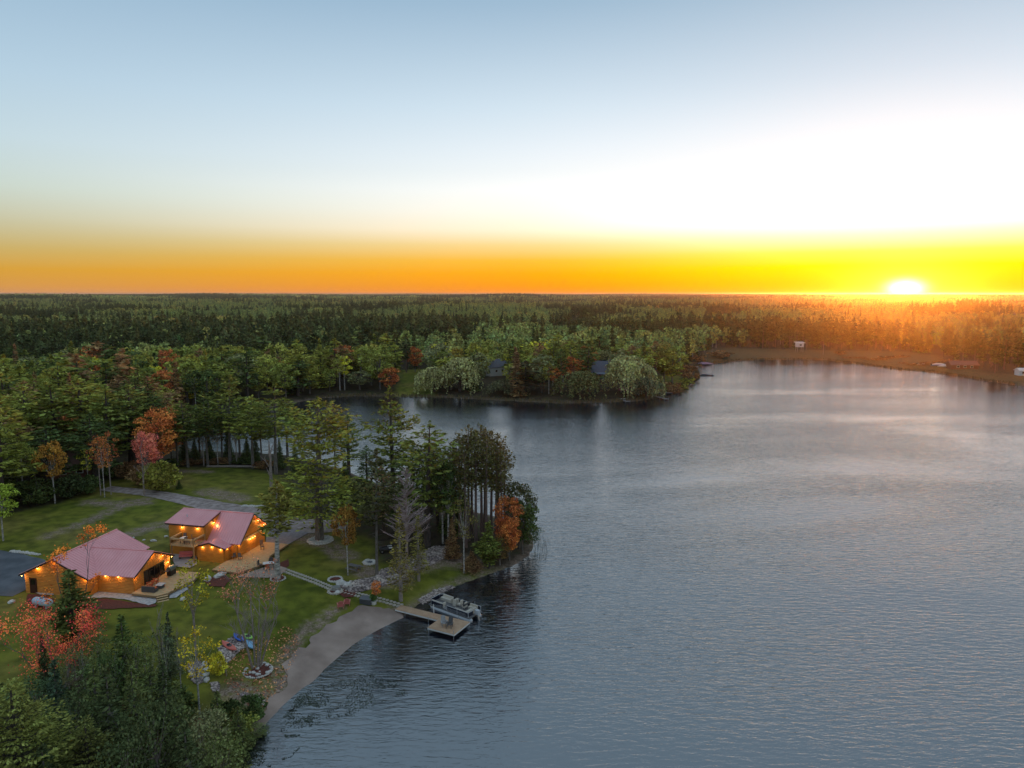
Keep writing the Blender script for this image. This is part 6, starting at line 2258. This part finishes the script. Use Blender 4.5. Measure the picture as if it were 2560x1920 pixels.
# far-shore trees one can point to
far = [('m_broad', 705, 985, 905, 70, 'green', 'green leafy tree on the bay shore right of the pale walled cabin'), ('m_whitepine', 745, 992, 900, 70, 'darkgreen', 'dark pine on the bay shore left of the twin birches'), ('m_broad', 775, 990, 915, 60, 'olive', 'olive leafy tree on the bay shore left of the twin birches'),
       ('m_spruce', 730, 985, 925, 36, 'darkgreen', 'narrow spruce on the bay shore between leafy trees'), ('m_broad', 900, 988, 925, 60, 'greyg', 'grey green tree on the bay shore right of the twin birches'), ('m_willow', 1150, 985, 890, 112, 'willow', 'big grey green willow dome left of centre on the far shore'), ('m_willow', 1086, 992, 915, 84, 'willow', 'lower willow hanging to the water beside the white pavilion'),
       ('m_willow', 1268, 992, 948, 92, (.085, .085, .045), 'spreading willow below the grey blue roofed house'), ('m_willow', 1448, 1000, 926, 104, (.10, .10, .04), 'broad willow leaning over the water left of the boat lift'),
       ('m_willow', 1575, 985, 885, 120, 'willow', 'tall willow dome just right of the dark blue roofed cabin'), ('m_willow', 1615, 1000, 940, 70, (.11, .115, .07), 'pale willow drooping to the water right of the boat lift'),
       ('m_broad', 1105, 940, 855, 60, 'ygreen', 'yellow topped tree behind the big willow'), ('m_broad', 1145, 935, 868, 50, (.17, .12, .025), 'golden orange tree behind the big willow'),
       ('m_broad', 1038, 930, 865, 36, 'rust', 'small pinkish orange tree left of the yellow topped one'), ('m_broad', 950, 975, 858, 80, 'green', 'broad light green tree above the bay left of the pavilion'),
       ('m_birch', 812, 930, 868, 48, 'ltgreen', 'pale stemmed birch with light green top across the bay'), ('m_birch', 850, 978, 885, 36, 'ltgreen', 'left birch of the pair with bright white stems at the bay'), ('m_birch', 862, 978, 888, 36, 'ygreen', 'right birch of the pair with bright white stems at the bay'),
       ('m_broad', 748, 905, 870, 36, 'pinkred', 'pinkish red tree across the bay above the pale walled cabin'), ('m_broad', 720, 930, 902, 80, 'olive', 'flat olive brown crown above the pale walled cabin'),
       ('m_broad', 508, 935, 902, 36, 'red', 'bright red tree standing in the dark wood'), ('m_broad', 612, 940, 912, 46, 'rust', 'rusty tree right of the bright red one'), ('m_broad', 475, 905, 888, 10, 'red', 'tiny red tree in the distant wood'),
       ('m_broad', 480, 960, 905, 34, 'ygreen', 'yellowish tree left of the bright red one'), ('m_birch', 385, 1010, 912, 60, 'ygreen', 'yellow topped tree with bare pale limbs in the middle wood'), ('m_broad', 570, 945, 860, 66, 'olive', 'tall olive tree right of the bright red one'),
       ('m_broad', 445, 920, 835, 40, (.05, .09, .03), 'lone bright green round tree in front of the dark pine wood'), ('m_broad', 1680, 960, 870, 70, 'olive', 'tall olive green tree at the end of the far point'),
       ('m_broad', 1660, 955, 855, 46, (.12, .11, .03), 'yellowish tree behind the end of the far point'), ('m_birch', 1385, 985, 915, 30, 'rust', 'thin orange tree among birches on the far shore'),
       ('m_birch', 1372, 985, 905, 34, 'olive', 'white stemmed birch left of the broad willow'), ('m_whitepine', 1310, 985, 900, 90, (.055, .05, .025), 'brownish spruce like pine at the water across the lake'),
       ('m_whitepine', 1590, 930, 848, 90, 'pine', 'layered white pine behind the tall willow'), ('m_whitepine', 1500, 925, 840, 90, 'darkgreen', 'dark pine above the blue roofed cabin')]
for kd_, u, v, vt, w, c, l_ in far:
    tree(kd_, u, v, vt, w, c, l_)
for u, v, w, c in [(1690, 985, 36, 'brown'), (1706, 975, 36, 'olive'), (1722, 962, 36, 'olive'), (1735, 952, 30, 'brown'), (1716, 945, 30, 'brown'), (1725, 930, 34, 'brown'), (1700, 930, 40, 'brown'), (1750, 905, 36, 'brown'), (1800, 895, 60, 'brown'), (1680, 972, 40, 'brown')]:
    tree('m_bush', u, v, v - 20, w, c, 'brown green bush along the waterline of the far point', 'bushes on the far point')
for i_ in range(22):
    u = 2100 + (i_ * 53) % 300
    v = 884 + (i_ * 17) % 26
    tree('m_bush', u, v + (u - 2100) * .05, v - 7 + (u - 2100) * .05, 26, (.10, .06, .03), 'low brown bush on the marsh across the lake', 'bushes on the marsh')
# reed fringe at the far waterline
fr_pts = np.array([tuple(at(u, v, 0)[:2]) for u, v in far_shore[3:34]])
rb = MB()
rdf = random.Random(5)
for a_, b_ in zip(fr_pts[:-1], fr_pts[1:]):
    L_ = float(np.hypot(*(b_ - a_)))
    for k in range(int(L_ * 4)):
        t = rdf.random()
        c = a_ + (b_ - a_) * t + np.array([rdf.uniform(-1, 1), rdf.uniform(-1.5, 2.2)])
        hh = rdf.uniform(.5, 1.5)
        w = rdf.uniform(.12, .35)
        rb.add([(c[0] - w, c[1], -.1), (c[0] + w, c[1] + .05, -.1), (c[0] + w * .4, c[1], hh), (c[0] - w * .5, c[1] + .1, hh * .8)], [(0, 1, 2, 3)])
rb.build('reeds', mat('reed', (.10, .075, .035), .9, ((.17, .12, .05), .3)), kind='stuff')

# ------------------------------------------------------------------ the wood
OPEN = [LAWN, MARSH] + FAR_OPEN + [pxpoly([(560, 1222), (700, 1180), (900, 1290), (1140, 1350), (1300, 1330), (1340, 1420), (900, 1500), (600, 1400)], 1.9),
                                  pxpoly([(150, 1150), (420, 1140), (420, 1240), (150, 1240)], 1.9),
        pxpoly([(435, 1190), (425, 1095), (900, 1120), (1360, 1230), (1360, 1400), (900, 1500)], 1.9)]


def sample_wood(r0, r1, step, azm=R(43), jit=.42, seed=1):
    rd = np.random.default_rng(seed)
    xs = np.arange(-r1 * math.sin(azm), r1 * math.sin(azm), step)
    ys = np.arange(r0 * .6, r1, step)
    X, Y = np.meshgrid(xs, ys)
    X = X + (np.arange(len(ys)) % 2)[:, None] * step / 2
    P = np.stack([X.ravel(), Y.ravel()], 1)
    P += rd.uniform(-jit, jit, P.shape) * step
    r = np.hypot(P[:, 0], P[:, 1])
    P = P[(r > r0) & (r <= r1) & (np.abs(np.arctan2(P[:, 0], P[:, 1])) < azm)]
    if r0 < 700:
        P = P[shore_sd(P) > 5]
        for o in OPEN:
            P = P[~inside(P, o)]
        T = np.array(TREE_XY)
        keep = np.ones(len(P), bool)
        for (x, y, w) in T:
            if y > r0 * .5:
                keep &= np.hypot(P[:, 0] - x, P[:, 1] - y) > min(4.5, w * .7 + 1)
        for (x, y, rad) in HOUSE_XY:
            big = rad == 6 or rad == 9
            d = np.array([x, y]) / math.hypot(x, y)
            rel = P - np.array([x, y])
            along = rel @ d
            perp = np.abs(rel @ np.array([-d[1], d[0]]))
            keep &= ~((perp < rad) & (along < rad) & (along > (-50 if big else -14)))
        P = P[keep]
    return P


HOUSE_XY = [(o.location.x, o.location.y, {'lake_cabin': 6, 'boathouse': 9, 'shed': 5, 'pavilion': 4, 'cabin': 7, 'van': 5, 'hunting_hut': 9}[o.name.split('.')[0]]) for o in scene.objects
            if o.type == 'EMPTY' and o.name.split('.')[0] in ('lake_cabin', 'boathouse', 'shed', 'pavilion', 'cabin', 'van', 'hunting_hut') and o.location.y > 180]

near_wood = sample_wood(118, 400, 7.9, seed=2)
# left out where nothing of them shows: behind the frame edge
order = np.argsort(np.hypot(near_wood[:, 0], near_wood[:, 1]))
near_wood = near_wood[order]
N_IND = 330
ind, rest = near_wood[:N_IND], near_wood[N_IND:]
rdw = np.random.default_rng(5)


def wood_kind(x, y, q):
    """which tree grows where: dark pines in blocks, mixed broadleaf elsewhere"""
    n = float(fnoise(np.array([x / 60]), np.array([y / 60]), 33, 2)[0])
    r_ = math.hypot(x, y)
    if x < -30 and r_ < 235:
        return 'm_whitepine' if q < .66 else ('m_spruce' if q < .78 else 'm_broad')
    if x < 0 and r_ < 420:
        return 'm_broad' if q < .62 else ('m_birch' if q < .74 else ('m_spruce' if q < .82 else 'm_whitepine'))
    if n > .56:
        return 'm_redpine' if q < .5 else ('m_whitepine' if q < .75 else 'm_spruce')
    return 'm_broad' if q < .46 else ('m_birch' if q < .62 else ('m_spruce' if q < .74 else ('m_redpine' if q < .86 else 'm_whitepine')))


CW = dict(darkgreen='dark green', pine='mid green', brown='brownish', ltpine='light olive', green='fresh green', olive='olive', ltgreen='pale green', greyg='grey green', ygreen='yellow green', rust='rust coloured')
KW = dict(m_whitepine='layered pine', m_redpine='tall stemmed pine', m_spruce='narrow spruce', m_broad='rounded leafy tree', m_birch='slim birch')


def wood_zone(x, y):
    u = 1280 + FPX * x / y
    if y < 215 and u < 430:
        return 'behind the left lawn' if u > 200 else 'at the left edge behind the lawn'
    if u < 430:
        return 'beyond the left lawn pines' if y < 260 else 'deep on the left beyond the lawn'
    if u < 700:
        return 'left of the bay beyond the maples'
    if u < 900:
        return 'across the bay behind the twin birches'
    if u < 1060:
        return 'behind the white pavilion'
    if u < 1300:
        return 'behind the big willows'
    if u < 1560:
        return 'round the blue roofed cabin'
    return 'at the end of the far point'


for (x, y) in ind:
    q, c_ = rdw.random(2)
    kd_ = wood_kind(x, y, q)
    if kd_ in ('m_whitepine', 'm_redpine', 'm_spruce'):
        cl = ['darkgreen', 'pine', 'brown', 'darkgreen', 'ltpine'][int(c_ * 5)]
        h = rdw.uniform(15, 21)
        w = {'m_whitepine': 9.5, 'm_redpine': 5.6, 'm_spruce': 5}[kd_] * rdw.uniform(.8, 1.25)
    else:
        cl = ['green', 'olive', 'green', 'ltgreen', 'greyg', 'darkgreen', 'ygreen', 'green', 'rust', 'olive'][int(c_ * 10)]
        h = rdw.uniform(9, 18)
        w = {'m_broad': .68, 'm_birch': .38}[kd_] * h * rdw.uniform(.8, 1.25)
    k_s = 'conifer' if 'pine' in kd_ or 'spruce' in kd_ else 'broad'
    l_ = '%s %s in the wood %s' % (CW[cl], KW[kd_], wood_zone(x, y))
    g__ = l_.replace(KW[kd_], KW[kd_] + 's')
    near_ = {'m_whitepine': 'whitepine', 'm_broad': 'maple', 'm_birch': 'birch', 'm_spruce': 'spruce'}
    if math.hypot(x, y) < 225 and kd_ in near_:
        kd_ = near_[kd_]
    tree_at(kd_, float(x), float(y), float(h), float(w), cl, l_, g__)

# beyond: one forest of tens of thousands, set out by geometry nodes
FP = []
fdefs = [('pine', dict(h=20, r=3.6, seed=41, base=.30, n_whorl=9, per=5, leaf=1.15, dens=7, up=.15), 'forest_conifer'),
         ('pine', dict(h=21, r=3.0, seed=42, base=.42, n_whorl=8, per=5, leaf=1.05, dens=7, up=.2, prof='red'), 'forest_conifer'),
         ('pine', dict(h=18, r=2.6, seed=43, base=.05, n_whorl=14, per=5, leaf=.9, dens=5, up=0, prof='spruce'), 'forest_conifer'),
         ('broad', dict(h=15, r=4.6, seed=44, base=.15, lobes=15, per=24, leaf=1.05, limbs=False), 'forest_broad'),
         ('broad', dict(h=16, r=4.2, seed=45, base=.18, lobes=14, per=24, leaf=1.05, limbs=False), 'forest_broad'),
         ('broad', dict(h=17, r=3.2, seed=46, base=.35, lobes=12, per=22, leaf=.95, limbs=False), 'forest_broad')]


def merged(tb, cm, mt_leaf, bark, name):
    n = len(tb.v)
    co = np.empty(len(cm.vertices) * 3, np.float32)
    cm.vertices.foreach_get('co', co)
    co = co.reshape(-1, 3)
    tri = []
    V = np.vstack([np.array(tb.v), co])
    me = bpy.data.meshes.new(name)
    nq = len(co) // 4
    fs = [tuple(f_) for f_ in tb.f] + [(n + 4 * i, n + 4 * i + 1, n + 4 * i + 2, n + 4 * i + 3) for i in range(nq)]
    me.from_pydata([tuple(v) for v in V], [], fs)
    me.materials.append(M[bark]); me.materials.append(mt_leaf)
    mi = np.zeros(len(fs), np.int32)
    mi[len(tb.f):] = 1
    me.polygons.foreach_set('material_index', mi)
    me.update()
    return me


for i_, (b_, kw, mt_) in enumerate(fdefs):
    tb, cm = (pine if b_ == 'pine' else broad)(wood=(b_ == 'broad'), **kw)
    FP.append(merged(tb, cm, M[mt_], 'bark_birch' if i_ == 5 else ('bark_dark' if i_ != 1 else 'bark_red'), 'forest_tree'))


def clump(seed, leaf):
    rd = np.random.default_rng(seed)
    vs, fs, mi = [], [], []
    cs = []
    for k in range(9):
        x, y = rd.uniform(-13, 13, 2)
        h = rd.uniform(12, 19)
        n = 20
        t = rd.random(n)
        a_ = rd.uniform(0, 6.28, n)
        rr = rd.uniform(.5, 3.9, n) * np.sqrt(np.clip(1.15 - t, .05, 1))
        cs.append(np.stack([x + np.cos(a_) * rr, y + np.sin(a_) * rr, h * (.35 + .65 * t)], 1))
    return quads(np.vstack(cs), 2.7, rd, aspect=1.2, m_=leaf, name='forest_clump')


FP.append(clump(51, M['forest_conifer']))
FP.append(clump(52, M['forest_broad']))


def forest(P, typ, scl, name):
    z = ground(P)
    me = bpy.data.meshes.new(name)
    me.vertices.add(len(P))
    me.vertices.foreach_set('co', np.column_stack([P, z - .2]).astype(np.float32).ravel())
    for nm, arr, ty in (('ptype', typ.astype(np.int32), 'INT'), ('pscale', scl.astype(np.float32), 'FLOAT'), ('prot', rdw.uniform(0, 6.28, len(P)).astype(np.float32), 'FLOAT')):
        a_ = me.attributes.new(nm, ty, 'POINT')
        a_.data.foreach_set('value', arr)
    o = bpy.data.objects.new(name, me)
    COL.objects.link(o)
    o['kind'] = 'stuff'
    ng = bpy.data.node_groups.new('forest', 'GeometryNodeTree')
    ng.interface.new_socket('Geometry', in_out='INPUT', socket_type='NodeSocketGeometry')
    ng.interface.new_socket('Geometry', in_out='OUTPUT', socket_type='NodeSocketGeometry')
    gi, go = ng.nodes.new('NodeGroupInput'), ng.nodes.new('NodeGroupOutput')
    jn = ng.nodes.new('GeometryNodeJoinGeometry')

    def attr(nm, ty):
        n = ng.nodes.new('GeometryNodeInputNamedAttribute')
        n.data_type = ty
        n.inputs['Name'].default_value = nm
        return n.outputs['Attribute']
    for k, pm in enumerate(FP):
        po = bpy.data.objects.new('forest_tree', pm)
        oi = ng.nodes.new('GeometryNodeObjectInfo')
        oi.inputs['Object'].default_value = po
        oi.inputs['As Instance'].default_value = True
        cmpn = ng.nodes.new('FunctionNodeCompare')
        cmpn.data_type = 'INT'
        cmpn.operation = 'EQUAL'
        ng.links.new(attr('ptype', 'INT'), cmpn.inputs[2])
        cmpn.inputs[3].default_value = k
        iop = ng.nodes.new('GeometryNodeInstanceOnPoints')
        ng.links.new(gi.outputs[0], iop.inputs['Points'])
        ng.links.new(cmpn.outputs[0], iop.inputs['Selection'])
        ng.links.new(oi.outputs['Geometry'], iop.inputs['Instance'])
        cx = ng.nodes.new('ShaderNodeCombineXYZ')
        ng.links.new(attr('prot', 'FLOAT'), cx.inputs[2])
        ng.links.new(cx.outputs[0], iop.inputs['Rotation'])
        ng.links.new(attr('pscale', 'FLOAT'), iop.inputs['Scale'])
        ng.links.new(iop.outputs[0], jn.inputs[0])
    ng.links.new(jn.outputs[0], go.inputs[0])
    md = o.modifiers.new('forest', 'NODES')
    md.node_group = ng
    return o


w2 = np.vstack([rest, sample_wood(400, 1500, 7.6, seed=3), sample_wood(1500, 2900, 11, seed=4)])
n2 = len(w2)
r2 = np.hypot(w2[:, 0], w2[:, 1])
nn = fnoise(w2[:, 0] / 110, w2[:, 1] / 70, 33, 2) + .10 * (fnoise(w2[:, 0] / 20, w2[:, 1] / 20, 55, 1) - .5)
azd = np.degrees(np.arctan2(w2[:, 0], w2[:, 1]))
band = (r2 > 415) & (r2 < 640) & (azd < -3)
q = rdw.random(n2)
con = (nn > np.where(r2 > 660, .66, .60)) | (band & (q < .82)) | ((azd > 26.5) & (r2 < 520))
typ = np.where(con, np.where(q < .45, 0, np.where(q < .8, 1, 2)), np.where(q < .16, 2, np.where(q < .45, 3, np.where(q < .75, 4, 5))))
hn = fnoise(w2[:, 0] / 90, w2[:, 1] / 60, 71, 2)
scl = rdw.uniform(.62, 1.12, n2) * np.where(band, 1.0, .5 + .85 * hn) * np.where(r2 > 660, .8, 1)
gap = (fnoise(w2[:, 0] / 120, w2[:, 1] / 60, 91, 3) > .62) & (r2 > 520)
w2, typ, scl = w2[~gap], typ[~gap], scl[~gap]
n2 = len(w2)
w3 = sample_wood(2900, 9500, 27, seed=6)
n3 = len(w3)
t3 = np.where(fnoise(w3[:, 0] / 300, w3[:, 1] / 200, 35, 2) > .52, 6, 7)
forest(np.vstack([w2, w3]), np.concatenate([typ, t3]), np.concatenate([scl, rdw.uniform(.8, 1.2, n3)]), 'forest')
print('forest', n2, n3, 'individuals', len(ind), 'near total', len(near_wood))

# ------------------------------------------------------------------ tell look-alikes apart by where they stand
ONES = 'first second third fourth fifth sixth seventh eighth ninth tenth eleventh twelfth thirteenth fourteenth fifteenth sixteenth seventeenth eighteenth nineteenth twentieth'.split()


def ordinal(i):
    return ONES[i] if i < 20 else ('twenty-' + ONES[i - 20] if i < 29 else 'thirtieth')


byl = {}
for o in list(scene.objects):
    if o.parent is None and 'category' in o and 'label' in o:
        byl.setdefault(o['label'], []).append(o)
for l_, os_ in byl.items():
    if 1 < len(os_) <= 30:
        l_ = l_ if len(l_.split()) <= 13 else l_.replace(' the ', ' ')
        os_.sort(key=lambda o: o.location.x / max(1.0, o.location.y))
        for i, o in enumerate(os_):
            o['label'] = '%s, %s' % (l_, ('leftmost' if i == 0 else 'rightmost' if i == len(os_) - 1 else ordinal(i) + ' from left'))
            o['group'] = o.get('group') or l_[:50]

# ------------------------------------------------------------------ haze
HAZE = 6.5e-5
if HAZE:
    hz = MB().box((0, 0, 0), (27600, 27600, 50)).build('haze', None)
    hz.data.materials.clear()
    hz.location = (0, 0, 21.0)
    hz.scale = (1, 1, 1)
    hz['kind'] = 'stuff'
    m = bpy.data.materials.new('haze')
    m.use_nodes = True
    nt = m.node_tree
    nt.nodes.clear()
    ou = nt.nodes.new('ShaderNodeOutputMaterial')
    pvn = nt.nodes.new('ShaderNodeVolumePrincipled')
    pvn.inputs['Color'].default_value = (.84, .85, .92, 1)
    pvn.inputs['Density'].default_value = HAZE
    pvn.inputs['Anisotropy'].default_value = .9
    nt.links.new(pvn.outputs[0], ou.inputs['Volume'])
    hz.data.materials.append(m)
